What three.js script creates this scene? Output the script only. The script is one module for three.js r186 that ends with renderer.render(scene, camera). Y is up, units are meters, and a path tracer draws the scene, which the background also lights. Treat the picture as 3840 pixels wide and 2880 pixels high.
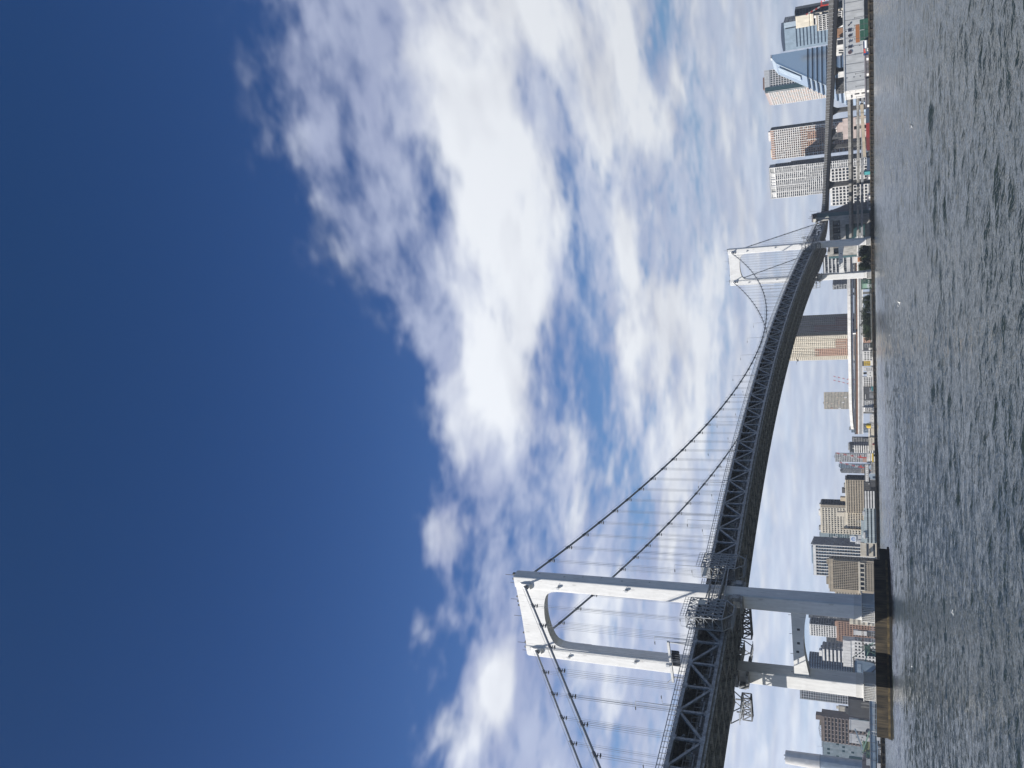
import * as THREE from 'three';

// ------------------------------------------------------------------ camera, sky, sun, exposure
const R = Math.PI / 180;
const scene = new THREE.Scene();
const renderer = new THREE.WebGLRenderer({ antialias: true });
renderer.toneMapping = THREE.LinearToneMapping;
renderer.toneMappingExposure = 1.3;
renderer.shadowMap.enabled = true;
// a phone held upright, its picture stored lying on its side
const camera = new THREE.PerspectiveCamera(49.39, 4 / 3, 0.5, 30000);
camera.position.set(0, 4.52, 0);
camera.rotation.order = 'YXZ';
camera.rotation.set(23.277 * R, 0, (-90 - 1.018) * R);
scene.add(camera);

const SUN = new THREE.Vector3(-1.253, 1.4, 0.488).normalize();
const sun = new THREE.DirectionalLight(new THREE.Color().setRGB(1, 0.95, 0.87), 5);
sun.position.copy(SUN).multiplyScalar(1500).add(new THREE.Vector3(0, 0, -700));
sun.target.position.set(0, 0, -700);
sun.castShadow = true;
sun.shadow.mapSize.set(4096, 4096);
Object.assign(sun.shadow.camera, { left: -1400, right: 1400, top: 1400, bottom: -1400, near: 10, far: 4500 });
sun.shadow.radius = 1;
scene.add(sun, sun.target);

// ------------------------------------------------------------------ noise
function rng(seed) { let s = seed >>> 0; return () => { s = (s + 0x6d2b79f5) | 0; let t = Math.imul(s ^ (s >>> 15), 1 | s); t = (t + Math.imul(t ^ (t >>> 7), 61 | t)) ^ t; return ((t ^ (t >>> 14)) >>> 0) / 4294967296; }; }
const HASH = new Float32Array(65536); { const r = rng(7); for (let i = 0; i < 65536; i++) HASH[i] = r(); }
const sstep = (a, b, x) => { const t = Math.min(1, Math.max(0, (x - a) / (b - a))); return t * t * (3 - 2 * t); };
const lerp = (a, b, t) => a + (b - a) * t;
function vnoise(x, y) {                                            // value noise, period 256
  const xi = Math.floor(x), yi = Math.floor(y), fx = x - xi, fy = y - yi;
  const u = fx * fx * fx * (fx * (fx * 6 - 15) + 10), v = fy * fy * fy * (fy * (fy * 6 - 15) + 10);
  const a = (xi & 255), b = ((xi + 1) & 255), c = (yi & 255) << 8, d = ((yi + 1) & 255) << 8;
  return lerp(lerp(HASH[a | c], HASH[b | c], u), lerp(HASH[a | d], HASH[b | d], u), v);
}
function fbm(x, y, oct) { let s = 0, a = 0.5, n = 0; for (let i = 0; i < oct; i++) { s += a * vnoise(x, y); n += a; a *= 0.52; const t = x; x = x * 1.62 + y * 1.18 + 17.3; y = y * 1.62 - t * 1.18 + 31.7; } return s / n; }

// ------------------------------------------------------------------ sky: air, haze and a bank of broken cloud on the horizon
const EDGE = [[-180, 20], [-90, 22], [-60, 25], [-40, 26.5], [-27.5, 25.6], [-25, 25.6], [-20.7, 25], [-17, 25.2], [-13.2, 25.8], [-9.3, 26.2], [-5.2, 27], [-0.1, 28.2], [3.1, 30], [6.3, 31.2], [8.6, 33], [12, 34.6], [16.2, 35.2], [19.5, 36.2], [22.5, 36], [28, 35.2], [35, 33], [50, 30], [80, 22], [120, 14], [180, 20]];
const BLOBS = [[21.9, 24.5, 9.1, 4.2, 0.5], [10.8, 25.2, 9.3, 3.9, 0.5], [-0.2, 24.6, 7, 3.6, 0.65], [-12.3, 27.8, 2.8, 1.5, 0.8], [-10.4, 28.2, 1.8, 1.0, 0.35], [-18.7, 28.6, 2.5, 1.3, 0.7], [-21.5, 23.4, 3.2, 1.9, 0.9], [-25.5, 24.5, 2.4, 1.5, 0.25], [-17.7, 26.5, 1.1, 1.2, 0.3],
  [13.9, 18.7, 5.3, 1.1, -0.45], [8.3, 18.4, 4.6, 1, -0.65], [1.6, 18.1, 3.8, 1.5, -0.85], [-3.2, 17.1, 4.8, 1.5, -0.9], [-1.2, 20, 2.9, 1, -0.35], [-9.6, 14.9, 4.6, 1.5, -0.6], [-11.8, 20.7, 3.8, 1.3, -0.28], [-11.1, 23.4, 2.3, 1.1, -0.35], [-16.8, 15.5, 2.6, 2, -0.34],
  [23.8, 11.7, 2.2, 0.9, -0.8], [20.9, 12.4, 2.4, 0.8, -0.4], [16.1, 10.3, 4.9, 0.8, -0.5], [18, 15.3, 2.5, 0.8, -0.45], [16.8, 32.6, 2.5, 1, -0.3], [15.9, 26.1, 1.8, 0.8, -0.35], [12.5, 27.5, 2, 0.8, -0.3], [0.4, 31.3, 2.1, 1.3, -0.35], [-21.6, 19, 2.6, 2.5, -0.4], [-23.7, 16.3, 2, 1.7, -0.35],
  [10.8, 6.3, 11.3, 0.35, -0.3], [-18.6, 8.3, 6.7, 0.5, -0.3], [-14.9, 4, 5.8, 0.4, -0.3], [9.9, 15.4, 5.4, 1.3, 0.3], [20.3, 14.2, 4, 1.5, 0.3], [0.5, 11, 7.2, 2, 0.3], [-13.5, 18.3, 2.8, 1.8, 0.35]];
function edgeAt(az) { let i = 0; while (i < EDGE.length - 2 && az > EDGE[i + 1][0]) i++; const t = (az - EDGE[i][0]) / (EDGE[i + 1][0] - EDGE[i][0]); return lerp(EDGE[i][1], EDGE[i + 1][1], t * t * (3 - 2 * t)); }
function makeSky() {
  const W = 2048, H = 2048, data = new Float32Array(W * H * 4);
  for (let j = 0; j < H; j++) {
    const el = ((j + 0.5) / H - 0.5) * Math.PI, y = Math.sin(el), c = Math.cos(el), E = el / R;
    for (let i = 0; i < W; i++) {
      const th = ((i + 0.5) / W - 0.5) * 2 * Math.PI, x = c * Math.cos(th), z = c * Math.sin(th), o = (j * W + i) * 4;
      let r, g, b;
      if (y < -0.004) { r = 0.05; g = 0.065; b = 0.08; } else {
        const mu = Math.max(-1, Math.min(1, x * SUN.x + y * SUN.y + z * SUN.z)), ang = Math.acos(mu) / R;
        // clear air: deep blue overhead, paler towards the horizon and a little towards the sun
        const up = Math.max(0, E), cap = (v, c) => Math.pow(v ** -3 + c ** -3, -1 / 3);
        r = cap(0.0065 + 0.66 * Math.exp(-up / 10.3), 0.47); g = cap(0.037 + 1.22 * Math.exp(-up / 10.8), 0.60); b = cap(0.108 + 1.86 * Math.exp(-up / 14), 0.82);
        const anti = 1 - 0.5 * sstep(75, 145, ang); r *= anti; g *= anti; b *= anti;
        const glow = 0.06 * Math.exp(-ang / 24) + 0.6 * Math.exp(-ang / 7);
        r += glow * 0.95; g += glow; b += glow * 1.1;
        if (y > 0.002) {
          const az = Math.atan2(x, -z) / R, k = 1 / (y + 0.055), px = x * k, pz = z * k;
          const ed = edgeAt(az);
          if (E < ed + 14) {
            // filaments: the noise is pulled along by a slower one
            const w1 = fbm(px * 1.3 + 7, pz * 1.3 + 21, 3) - 0.5, w2 = fbm(px * 1.3 + 57, pz * 1.3 + 3, 3) - 0.5, qx0 = px + w1 * 0.2, qz0 = pz + w2 * 0.2;
            const n1 = fbm(qx0 * 2.3 + 40, qz0 * 2.3 + 11, 7), n2 = fbm(qx0 * 6.5 + 90, qz0 * 6.5 + 70, 5), n3 = fbm(px * 0.9 + 5, pz * 0.9 + 60, 4), n4 = fbm(qx0 * 21 + 9, qz0 * 21 + 33, 4), nb = fbm(qx0 * 2.9 + 40.9, qz0 * 2.9 + 10.8, 5), n5 = fbm(qx0 * 3.7 + 140, qz0 * 3.7 + 77, 5);
            let pos = 0, neg = 0; for (const [ba, be, ra, re, w] of BLOBS) { const ux = (az - ba) / ra, uy = (E - be) / re, q = ux * ux + uy * uy; if (q < 9) { if (w > 0) pos += w * Math.exp(-q * 1.1); else neg += w * Math.exp(-q * 1.1); } }
            const low = sstep(13, 3, E), q0 = E - ed + (n1 - 0.5) * 7 - 5 * Math.min(1, pos);
            // veil of small mottled cloudlets
            const dA = 1.0 * sstep(2.2, -3.2, q0) - 0.3 + neg * 0.85 + pos * 0.3 + (n1 - 0.5) * 0.8 + (n2 - 0.5) * 1.05 + (n4 - 0.5) * 1.0 + (n3 - 0.5) * 0.4 + 0.16 * sstep(23, 15, E);
            let aA = sstep(4, 0.5, E - ed - 5 * Math.min(1, pos)) * sstep(-0.3, 0.95, lerp(dA, 0.75 + (n1 - 0.5) * 0.9 + (n3 - 0.5) * 0.6 + neg * 0.4, low * 0.8)) * lerp(0.86, 0.9, low);
            const vl = 0.54 + (nb - 0.5) * 0.34 + (n2 - 0.5) * 0.12 + 0.1 * sstep(ed - 9, ed - 18, E) + 0.17 * low;
            // thick bright masses
            const dB = 0.62 * sstep(-3.5, -9, q0) - 0.36 + pos * 1.0 + neg * 0.95 + (n5 - 0.5) * 1.8 + (n1 - 0.5) * 0.7 + (n2 - 0.5) * 0.4 + (n4 - 0.5) * 0.25 - 0.25 * low;
            let aB = sstep(3, 0, E - ed - 5 * Math.min(1, pos)) * sstep(-0.15, 0.75, dB) * lerp(0.96, 0.5, low);
            const wl = Math.max(0.66, Math.min(0.99, 0.92 + (nb - 0.5) * 0.55 + 0.06 * sstep(0.3, 0.9, dB)));
            const back = (1 - 0.35 * sstep(70, 140, ang)), fade = sstep(150, 95, Math.abs(az + 12)); aA *= fade; aB *= fade;
            const va = (vl * 0.94 - 0.03) * back, vb = (vl * 0.985) * back, vc = (vl * 0.86 + 0.26) * back;
            r = lerp(r, va, aA); g = lerp(g, vb, aA); b = lerp(b, vc, aA);
            r = lerp(r, (wl * 0.97 - 0.01) * back, aB); g = lerp(g, wl * 0.995 * back, aB); b = lerp(b, (wl * 0.9 + 0.15) * back, aB);
          }
        }
        r /= 1.3; g /= 1.3; b /= 1.3;                                 // the picture is exposed 1.3 times brighter
      }
      data[o] = r; data[o + 1] = g; data[o + 2] = b; data[o + 3] = 1;
    }
  }
  const t = new THREE.DataTexture(data, W, H, THREE.RGBAFormat, THREE.FloatType);
  t.mapping = THREE.EquirectangularReflectionMapping; t.magFilter = THREE.LinearFilter; t.minFilter = THREE.LinearFilter; t.wrapS = THREE.RepeatWrapping; t.needsUpdate = true;
  return t;
}
scene.background = makeSky();
scene.environment = scene.background;
scene.fog = new THREE.FogExp2(new THREE.Color().setRGB(0.62, 0.72, 0.88), 0.00007);

// ------------------------------------------------------------------ textures and materials
function grayTex(size, fn, srgb = true) {
  const d = new Uint8Array(size * size * 4);
  for (let j = 0; j < size; j++) for (let i = 0; i < size; i++) { const v = fn(i / size, j / size), o = (j * size + i) * 4; const a = Array.isArray(v) ? v : [v, v, v]; d[o] = a[0] * 255; d[o + 1] = a[1] * 255; d[o + 2] = a[2] * 255; d[o + 3] = 255; }
  const t = new THREE.DataTexture(d, size, size, THREE.RGBAFormat); t.wrapS = t.wrapT = THREE.RepeatWrapping; t.magFilter = THREE.LinearFilter; t.minFilter = THREE.LinearMipmapLinearFilter; t.generateMipmaps = true;
  if (srgb) t.colorSpace = THREE.SRGBColorSpace; t.needsUpdate = true; return t;
}
// tileable in both directions: frequencies are whole numbers that divide 256
const tn = (u, v, f, g = f, s = 0) => { const P = (x, n) => ((x % n) + n) % n, X = u * f, Y = v * g, xi = Math.floor(X), yi = Math.floor(Y), fx = X - xi, fy = Y - yi, a = fx * fx * (3 - 2 * fx), b = fy * fy * (3 - 2 * fy), H = (p, q) => HASH[((P(p, f) * 131 + P(q, g) * 977 + s * 7919) & 65535)]; return lerp(lerp(H(xi, yi), H(xi + 1, yi), a), lerp(H(xi, yi + 1), H(xi + 1, yi + 1), a), b); };
const cl = (x) => Math.max(0, Math.min(1, x));
const TX = {
  paint: grayTex(512, (u, v) => cl(0.955 + (tn(u, v, 5, 4, 1) - 0.5) * 0.05 + (tn(u, v, 60, 6, 2) - 0.5) * 0.045 + (tn(u, v, 24, 20, 3) - 0.5) * 0.03 - 0.1 * sstep(0.86, 0.97, tn(u, v, 40, 5, 4)))),
  wall: grayTex(512, (u, v) => cl(0.93 + (tn(u, v, 6, 5, 5) - 0.5) * 0.08 + (tn(u, v, 50, 5, 6) - 0.5) * 0.07 + (tn(u, v, 90, 90, 7) - 0.5) * 0.05)),
  concrete: grayTex(512, (u, v) => cl(0.84 + (tn(u, v, 7, 7, 8) - 0.5) * 0.2 + (tn(u, v, 28, 5, 9) - 0.5) * 0.2 + (tn(u, v, 120, 120, 10) - 0.5) * 0.1)),
  stain: grayTex(512, (u, v) => { const k = cl(0.7 + (tn(u, v, 6, 3, 11) - 0.5) * 0.5 + (tn(u, v, 40, 4, 12) - 0.5) * 0.45 + (tn(u, v, 100, 60, 13) - 0.5) * 0.15); return [k, k * 0.96, k * 0.88]; }),
  grime: grayTex(512, (u, v) => cl(0.8 + (tn(u, v, 9, 9, 14) - 0.5) * 0.25 + (tn(u, v, 48, 30, 15) - 0.5) * 0.25)),
  asphalt: grayTex(512, (u, v) => cl(0.8 + (tn(u, v, 8, 8, 16) - 0.5) * 0.3 + (tn(u, v, 130, 130, 17) - 0.5) * 0.2)),
  leaf: grayTex(256, (u, v) => { const k = 0.6 + tn(u, v, 16, 16, 18) * 0.4; return [k * 0.95, k, k * 0.8]; }),
};
const rep = (t, m) => { const c = t.clone(); c.repeat.set(1 / m, 1 / m); c.needsUpdate = true; return c; };
const RT = {}; const tex = (n, m) => RT[n + m] || (RT[n + m] = rep(TX[n], m));
const lin = (r, g, b) => new THREE.Color().setRGB(r, g, b);
const std = (c, rough = 0.7, o = {}) => new THREE.MeshStandardMaterial({ color: lin(...c), roughness: rough, metalness: 0, ...o });
const M = {
  sailGlass: std([0.50, 0.60, 0.70], 0.16, { metalness: 0.45 }), siding: std([0.86, 0.87, 0.86], 0.6, { map: tex('wall', 16) }),
  tower: std([0.83, 0.83, 0.82], 0.42, { map: tex('paint', 22) }),
  towerBase: std([0.72, 0.715, 0.69], 0.5, { map: tex('paint', 12) }),
  steel: std([0.50, 0.525, 0.555], 0.5, { map: tex('grime', 9) }),
  steelLight: std([0.46, 0.48, 0.50], 0.5, { map: tex('grime', 9) }),
  steelDark: std([0.33, 0.345, 0.37], 0.65, { map: tex('grime', 11) }),
  deckUnder: std([0.56, 0.585, 0.62], 0.7, { map: tex('grime', 14) }),
  lattice: std([0.36, 0.38, 0.40], 0.5),
  cable: std([0.34, 0.36, 0.38], 0.5), band: std([0.17, 0.18, 0.20], 0.55), rope: std([0.32, 0.34, 0.37], 0.5),
  galv: std([0.5, 0.52, 0.54], 0.4, { metalness: 0.3 }),
  panelWhite: std([0.7, 0.68, 0.6], 0.6),
  pier: std([0.072, 0.060, 0.042], 0.85, { map: tex('stain', 13) }), pierDark: std([0.016, 0.016, 0.016], 0.8, { map: tex('stain', 13) }), pierAlgae: std([0.16, 0.125, 0.062], 0.85, { map: tex('stain', 7) }),
  concrete: std([0.34, 0.335, 0.32], 0.85, { map: tex('concrete', 16) }), concreteDark: std([0.15, 0.15, 0.152], 0.85, { map: tex('concrete', 16) }), concretePale: std([0.56, 0.55, 0.52], 0.8, { map: tex('concrete', 18) }),
  asphalt: std([0.06, 0.062, 0.065], 0.9, { map: tex('asphalt', 24) }), land: std([0.10, 0.098, 0.092], 0.95, { map: tex('asphalt', 40) }),
  quay: std([0.062, 0.052, 0.038], 0.9, { map: tex('stain', 9) }), quayDark: std([0.03, 0.03, 0.031], 0.85, { map: tex('stain', 9) }),
  white: std([0.86, 0.85, 0.83], 0.6, { map: tex('wall', 18) }), cream: std([0.80, 0.735, 0.61], 0.7, { map: tex('wall', 18) }), creamDeep: std([0.66, 0.56, 0.41], 0.7, { map: tex('wall', 18) }),
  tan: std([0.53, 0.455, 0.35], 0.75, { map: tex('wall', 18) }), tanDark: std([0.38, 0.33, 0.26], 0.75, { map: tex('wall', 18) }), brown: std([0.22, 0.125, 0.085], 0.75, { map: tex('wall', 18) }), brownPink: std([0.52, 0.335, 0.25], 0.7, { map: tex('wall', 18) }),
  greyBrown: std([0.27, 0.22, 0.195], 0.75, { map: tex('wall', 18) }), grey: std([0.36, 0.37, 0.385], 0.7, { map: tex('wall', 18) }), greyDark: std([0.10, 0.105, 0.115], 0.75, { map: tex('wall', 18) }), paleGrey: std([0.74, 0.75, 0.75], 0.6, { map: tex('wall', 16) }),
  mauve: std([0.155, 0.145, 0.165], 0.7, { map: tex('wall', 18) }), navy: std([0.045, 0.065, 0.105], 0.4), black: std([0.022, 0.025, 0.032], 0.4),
  teal: std([0.42, 0.51, 0.53], 0.55, { map: tex('wall', 18) }), tealDark: std([0.07, 0.14, 0.155], 0.5), tealPale: std([0.53, 0.60, 0.62], 0.5, { map: tex('wall', 18) }),
  blueGrey: std([0.30, 0.39, 0.48], 0.3, { map: tex('wall', 18) }), bluePale: std([0.44, 0.53, 0.62], 0.3, { map: tex('wall', 18) }), blue: std([0.03, 0.09, 0.24], 0.5), red: std([0.20, 0.016, 0.018], 0.5), craneRed: std([0.62, 0.07, 0.05], 0.5),
  green: std([0.022, 0.095, 0.065], 0.55), mint: std([0.26, 0.42, 0.33], 0.55), craneGreen: std([0.11, 0.20, 0.155], 0.55, { map: tex('grime', 6) }), olive: std([0.36, 0.38, 0.18], 0.6), yellow: std([0.72, 0.50, 0.06], 0.5), orange: std([0.36, 0.15, 0.06], 0.6), aqua: std([0.06, 0.30, 0.32], 0.5), pink: std([0.62, 0.52, 0.49], 0.7, { map: tex('wall', 18) }),
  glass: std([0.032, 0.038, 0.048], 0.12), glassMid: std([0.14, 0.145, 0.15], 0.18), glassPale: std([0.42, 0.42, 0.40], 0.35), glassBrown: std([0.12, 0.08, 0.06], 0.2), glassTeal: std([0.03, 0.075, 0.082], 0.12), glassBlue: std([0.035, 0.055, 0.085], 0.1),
  bark: std([0.07, 0.05, 0.035], 0.9), leafDark: std([0.018, 0.032, 0.014], 0.85, { map: tex('leaf', 1), side: THREE.DoubleSide }), leafMid: std([0.035, 0.058, 0.022], 0.85, { side: THREE.DoubleSide }),
  gull: std([0.8, 0.8, 0.78], 0.7), gullGrey: std([0.32, 0.34, 0.36], 0.7), crow: std([0.02, 0.02, 0.022], 0.7), rubber: std([0.02, 0.02, 0.02], 0.8), ink: std([0.045, 0.045, 0.075], 0.6), signBlue: std([0.10, 0.24, 0.55], 0.5),
};

// ------------------------------------------------------------------ mesh builder
class MB {
  constructor() { this.p = []; this.n = []; this.u = []; this.i = []; this.s = []; this.open = 0; }
  // each primitive notes where it starts, so that pieces that do not touch can become parts of their own
  prim(f) { if (!this.open) this.s.push([this.p.length, this.i.length]); this.open++; f(); this.open--; return this; }
  quad(a, b, c, d) { return this.prim(() => this.quad_(a, b, c, d)); }
  quad_(a, b, c, d) {
    const e = [b[0] - a[0], b[1] - a[1], b[2] - a[2]], f = [d[0] - a[0], d[1] - a[1], d[2] - a[2]];
    let n = [e[1] * f[2] - e[2] * f[1], e[2] * f[0] - e[0] * f[2], e[0] * f[1] - e[1] * f[0]]; const l = Math.hypot(...n) || 1; n = n.map((x) => x / l);
    const k = this.p.length / 3, vert = Math.abs(n[1]) < 0.7;
    for (const q of [a, b, c, d]) { this.p.push(...q); this.n.push(...n); if (vert) this.u.push(Math.abs(n[0]) > Math.abs(n[2]) ? q[2] : q[0], q[1]); else this.u.push(q[0], q[2]); }
    this.i.push(k, k + 1, k + 2, k, k + 2, k + 3); return this;
  }
  hexa(v) { return this.prim(() => this.hexa_(v)); }
  hexa_(v) { for (const [a, b, c, d] of [[0, 1, 2, 3], [5, 4, 7, 6], [4, 0, 3, 7], [1, 5, 6, 2], [3, 2, 6, 7], [4, 5, 1, 0]]) this.quad(v[a], v[b], v[c], v[d]); return this; }
  box(x0, x1, y0, y1, z0, z1) { return this.hexa([[x0, y0, z1], [x1, y0, z1], [x1, y1, z1], [x0, y1, z1], [x0, y0, z0], [x1, y0, z0], [x1, y1, z0], [x0, y1, z0]]); }
  cbox(x, y, z, sx, sy, sz) { return this.box(x - sx / 2, x + sx / 2, y - sy / 2, y + sy / 2, z - sz / 2, z + sz / 2); }
  bar(a, b, w, h = w, up = [0, 1, 0]) {
    const A = new THREE.Vector3(...a), B = new THREE.Vector3(...b), d = B.clone().sub(A).normalize(); let U = new THREE.Vector3(...up); if (Math.abs(d.dot(U)) > 0.97) U.set(1, 0, 0);
    const s = d.clone().cross(U).normalize(), v = s.clone().cross(d), P = (c, i, j) => c.clone().addScaledVector(s, i * w / 2).addScaledVector(v, j * h / 2).toArray();
    return this.hexa([P(A, -1, -1), P(A, 1, -1), P(A, 1, 1), P(A, -1, 1), P(B, -1, -1), P(B, 1, -1), P(B, 1, 1), P(B, -1, 1)]);
  }
  tube(pts, r, seg = 6) { return this.prim(() => this.tube_(pts, r, seg)); }
  tube_(pts, r, seg) {
    const V = pts.map((q) => new THREE.Vector3(...q)), k = this.p.length / 3, n = V.length; let ref = new THREE.Vector3(0, 1, 0.001), len = 0;
    for (let j = 0; j < n; j++) {
      const d = V[Math.min(n - 1, j + 1)].clone().sub(V[Math.max(0, j - 1)]).normalize(); if (j) len += V[j].distanceTo(V[j - 1]);
      let s = d.clone().cross(ref); if (s.lengthSq() < 1e-4) s = d.clone().cross(new THREE.Vector3(1, 0, 0)); s.normalize(); const v = s.clone().cross(d), rr = Array.isArray(r) ? r[j] : r;
      for (let a = 0; a <= seg; a++) { const t = a / seg * 2 * Math.PI, N = s.clone().multiplyScalar(Math.cos(t)).addScaledVector(v, Math.sin(t)); this.p.push(...V[j].clone().addScaledVector(N, rr).toArray()); this.n.push(...N.toArray()); this.u.push(a / seg * 6.28 * rr, len); }
    }
    for (let j = 0; j < n - 1; j++) for (let a = 0; a < seg; a++) { const q = k + j * (seg + 1) + a, w = q + seg + 1; this.i.push(q, w, q + 1, q + 1, w, w + 1); }
    return this;
  }
  cyl(x, y0, y1, z, r0, r1 = r0, seg = 12) { return this.prim(() => this.cyl_(x, y0, y1, z, r0, r1, seg)); }
  cyl_(x, y0, y1, z, r0, r1, seg) { this.tube([[x, y0, z], [x, y1, z]], [r0, r1], seg); const k = this.p.length / 3; this.p.push(x, y1, z); this.n.push(0, 1, 0); this.u.push(0, 0); for (let a = 0; a <= seg; a++) { const t = a / seg * 2 * Math.PI; this.p.push(x + Math.cos(t) * r1, y1, z + Math.sin(t) * r1); this.n.push(0, 1, 0); this.u.push(Math.cos(t) * r1, Math.sin(t) * r1); if (a) this.i.push(k, k + a + 1, k + a); } return this; }
  // closed outline (x, y) drawn through z0..z1
  prism(o, z0, z1) { return this.prim(() => this.prism_(o, z0, z1)); }
  prism_(o, z0, z1) {
    const tri = THREE.ShapeUtils.triangulateShape(o.map((q) => new THREE.Vector2(...q)), []);
    for (const [z, s] of [[z0, -1], [z1, 1]]) { const k = this.p.length / 3; for (const q of o) { this.p.push(q[0], q[1], z); this.n.push(0, 0, s); this.u.push(q[0], q[1]); } for (const t of tri) { const [A, B, C] = t.map((j) => o[j]), ccw = (B[0] - A[0]) * (C[1] - A[1]) - (B[1] - A[1]) * (C[0] - A[0]) > 0; (ccw === s > 0) ? this.i.push(k + t[0], k + t[1], k + t[2]) : this.i.push(k + t[0], k + t[2], k + t[1]); } }
    for (let j = 0; j < o.length; j++) { const a = o[j], b = o[(j + 1) % o.length]; this.quad([a[0], a[1], z1], [a[0], a[1], z0], [b[0], b[1], z0], [b[0], b[1], z1]); }
    return this;
  }
  // outline of [sideways, up] swept along points on the ground plan
  sweep(pts, prof) { return this.prim(() => this.sweep_(pts, prof)); }
  sweep_(pts, prof) {
    const row = (j) => { const a = pts[Math.max(0, j - 1)], b = pts[Math.min(pts.length - 1, j + 1)], dx = b[0] - a[0], dz = b[2] - a[2], l = Math.hypot(dx, dz), nx = -dz / l, nz = dx / l; return prof.map(([s, h]) => [pts[j][0] + nx * s, pts[j][1] + h, pts[j][2] + nz * s]); };
    let A = row(0); for (let j = 1; j < pts.length; j++) { const B = row(j); for (let q = 0; q < prof.length; q++) { const w = (q + 1) % prof.length; this.quad(A[q], B[q], B[w], A[w]); } A = B; }
    return this;
  }
  islands() {
    const S = this.s, n = S.length; if (n < 2 || n > 400 || S[0][0] !== 0) return [this];
    const B = S.map(([p0], k) => { const p1 = k + 1 < n ? S[k + 1][0] : this.p.length, b = [1e9, 1e9, 1e9, -1e9, -1e9, -1e9]; for (let q = p0; q < p1; q += 3) for (let c = 0; c < 3; c++) { b[c] = Math.min(b[c], this.p[q + c]); b[c + 3] = Math.max(b[c + 3], this.p[q + c]); } return b; });
    const up = S.map((_, k) => k), find = (k) => { while (up[k] !== k) k = up[k] = up[up[k]]; return k; }, e = 0.06;
    for (let a = 0; a < n; a++) for (let b = 0; b < a; b++) { let hit = true; for (let c = 0; c < 3; c++) if (B[a][c] > B[b][c + 3] + e || B[b][c] > B[a][c + 3] + e) { hit = false; break; } if (hit) up[find(a)] = find(b); }
    const by = new Map(); for (let k = 0; k < n; k++) { const f = find(k); if (!by.has(f)) by.set(f, []); by.get(f).push(k); }
    if (by.size < 2) return [this];
    return [...by.values()].map((list) => { const m = new MB(); for (const k of list) { const [p0, i0] = S[k], p1 = k + 1 < n ? S[k + 1][0] : this.p.length, i1 = k + 1 < n ? S[k + 1][1] : this.i.length, off = m.p.length / 3 - p0 / 3; for (let q = p0; q < p1; q++) { m.p.push(this.p[q]); m.n.push(this.n[q]); } for (let q = p0 / 3 * 2; q < p1 / 3 * 2; q++) m.u.push(this.u[q]); for (let q = i0; q < i1; q++) m.i.push(this.i[q] + off); } return m; });
  }
  geo() { const g = new THREE.BufferGeometry(); g.setAttribute('position', new THREE.Float32BufferAttribute(this.p, 3)); g.setAttribute('normal', new THREE.Float32BufferAttribute(this.n, 3)); g.setAttribute('uv', new THREE.Float32BufferAttribute(this.u, 2)); g.setIndex(this.i); return g; }
}
const mb = () => new MB();

// ------------------------------------------------------------------ naming
const used = {};
function numbered(n) { const k = used[n] = (used[n] ?? -1) + 1; return k ? `${n}_${String(k).padStart(3, '0')}` : n; }
function tag(o, label, category, group) { o.userData = { ...o.userData, label, category }; if (group) o.userData.group = group; return o; }
function thing(name, label, category, [x, y, z] = [0, 0, 0], turn = 0, group) { const o = new THREE.Group(); o.name = numbered(name); o.position.set(x, y, z); o.rotation.y = turn; scene.add(o); return tag(o, label, category, group); }
function mesh(g, mat, parent, name, stuff) {
  if (g instanceof MB && !stuff && parent !== scene) { const L = g.islands(); if (L.length > 1 && L.length <= 40) { let last; for (const m of L) last = mesh(m.geo(), mat, parent, name); return last; } }
  if (g instanceof MB) g = g.geo(); const m = new THREE.Mesh(g, mat); m.name = name; m.castShadow = m.receiveShadow = true; if (stuff) m.userData.kind = 'stuff'; parent.add(m); return m; }
function struct(name, g, mat) { const m = mesh(g, mat, scene, numbered(name)); m.userData.kind = 'structure'; return m; }
function single(name, g, mat, label, category, pos, turn = 0, group) { const m = mesh(g, mat, scene, numbered(name)); m.position.set(...pos); m.rotation.y = turn; return tag(m, label, category, group); }

// ------------------------------------------------------------------ the suspension bridge; its own axes: x along the spans, y up, z towards the near side
const bridge = thing('suspension_bridge', 'long white-towered suspension bridge with a double-deck grey steel truss over the bay', 'bridge', [-88.571, 0, -297.174], Math.atan2(Math.cos(20.369 * R), Math.sin(20.369 * R)));
const SPAN = 570, N0 = 15.5, PITCH = (SPAN - 2 * N0) / 52, SIDE0 = -14.3, SPITCH = 10.65;
const topH = (s) => s < 0 ? 58.75 + 0.033 * s : s > SPAN ? 58.75 - 0.04 * (s - SPAN) : 58.9 + 7.3 * (1 - ((s - 285) / 285) ** 2);
const cableH = (s) => s < 0 ? 127.2 + 0.655 * s : s > SPAN ? 127.2 - 0.655 * (s - SPAN) : 69.5 + 58.2 * ((s - 285) / 285) ** 2;
const DEPTH = 8.3;
function group(name, parent) { const g = new THREE.Group(); g.name = name; parent.add(g); return g; }

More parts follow.
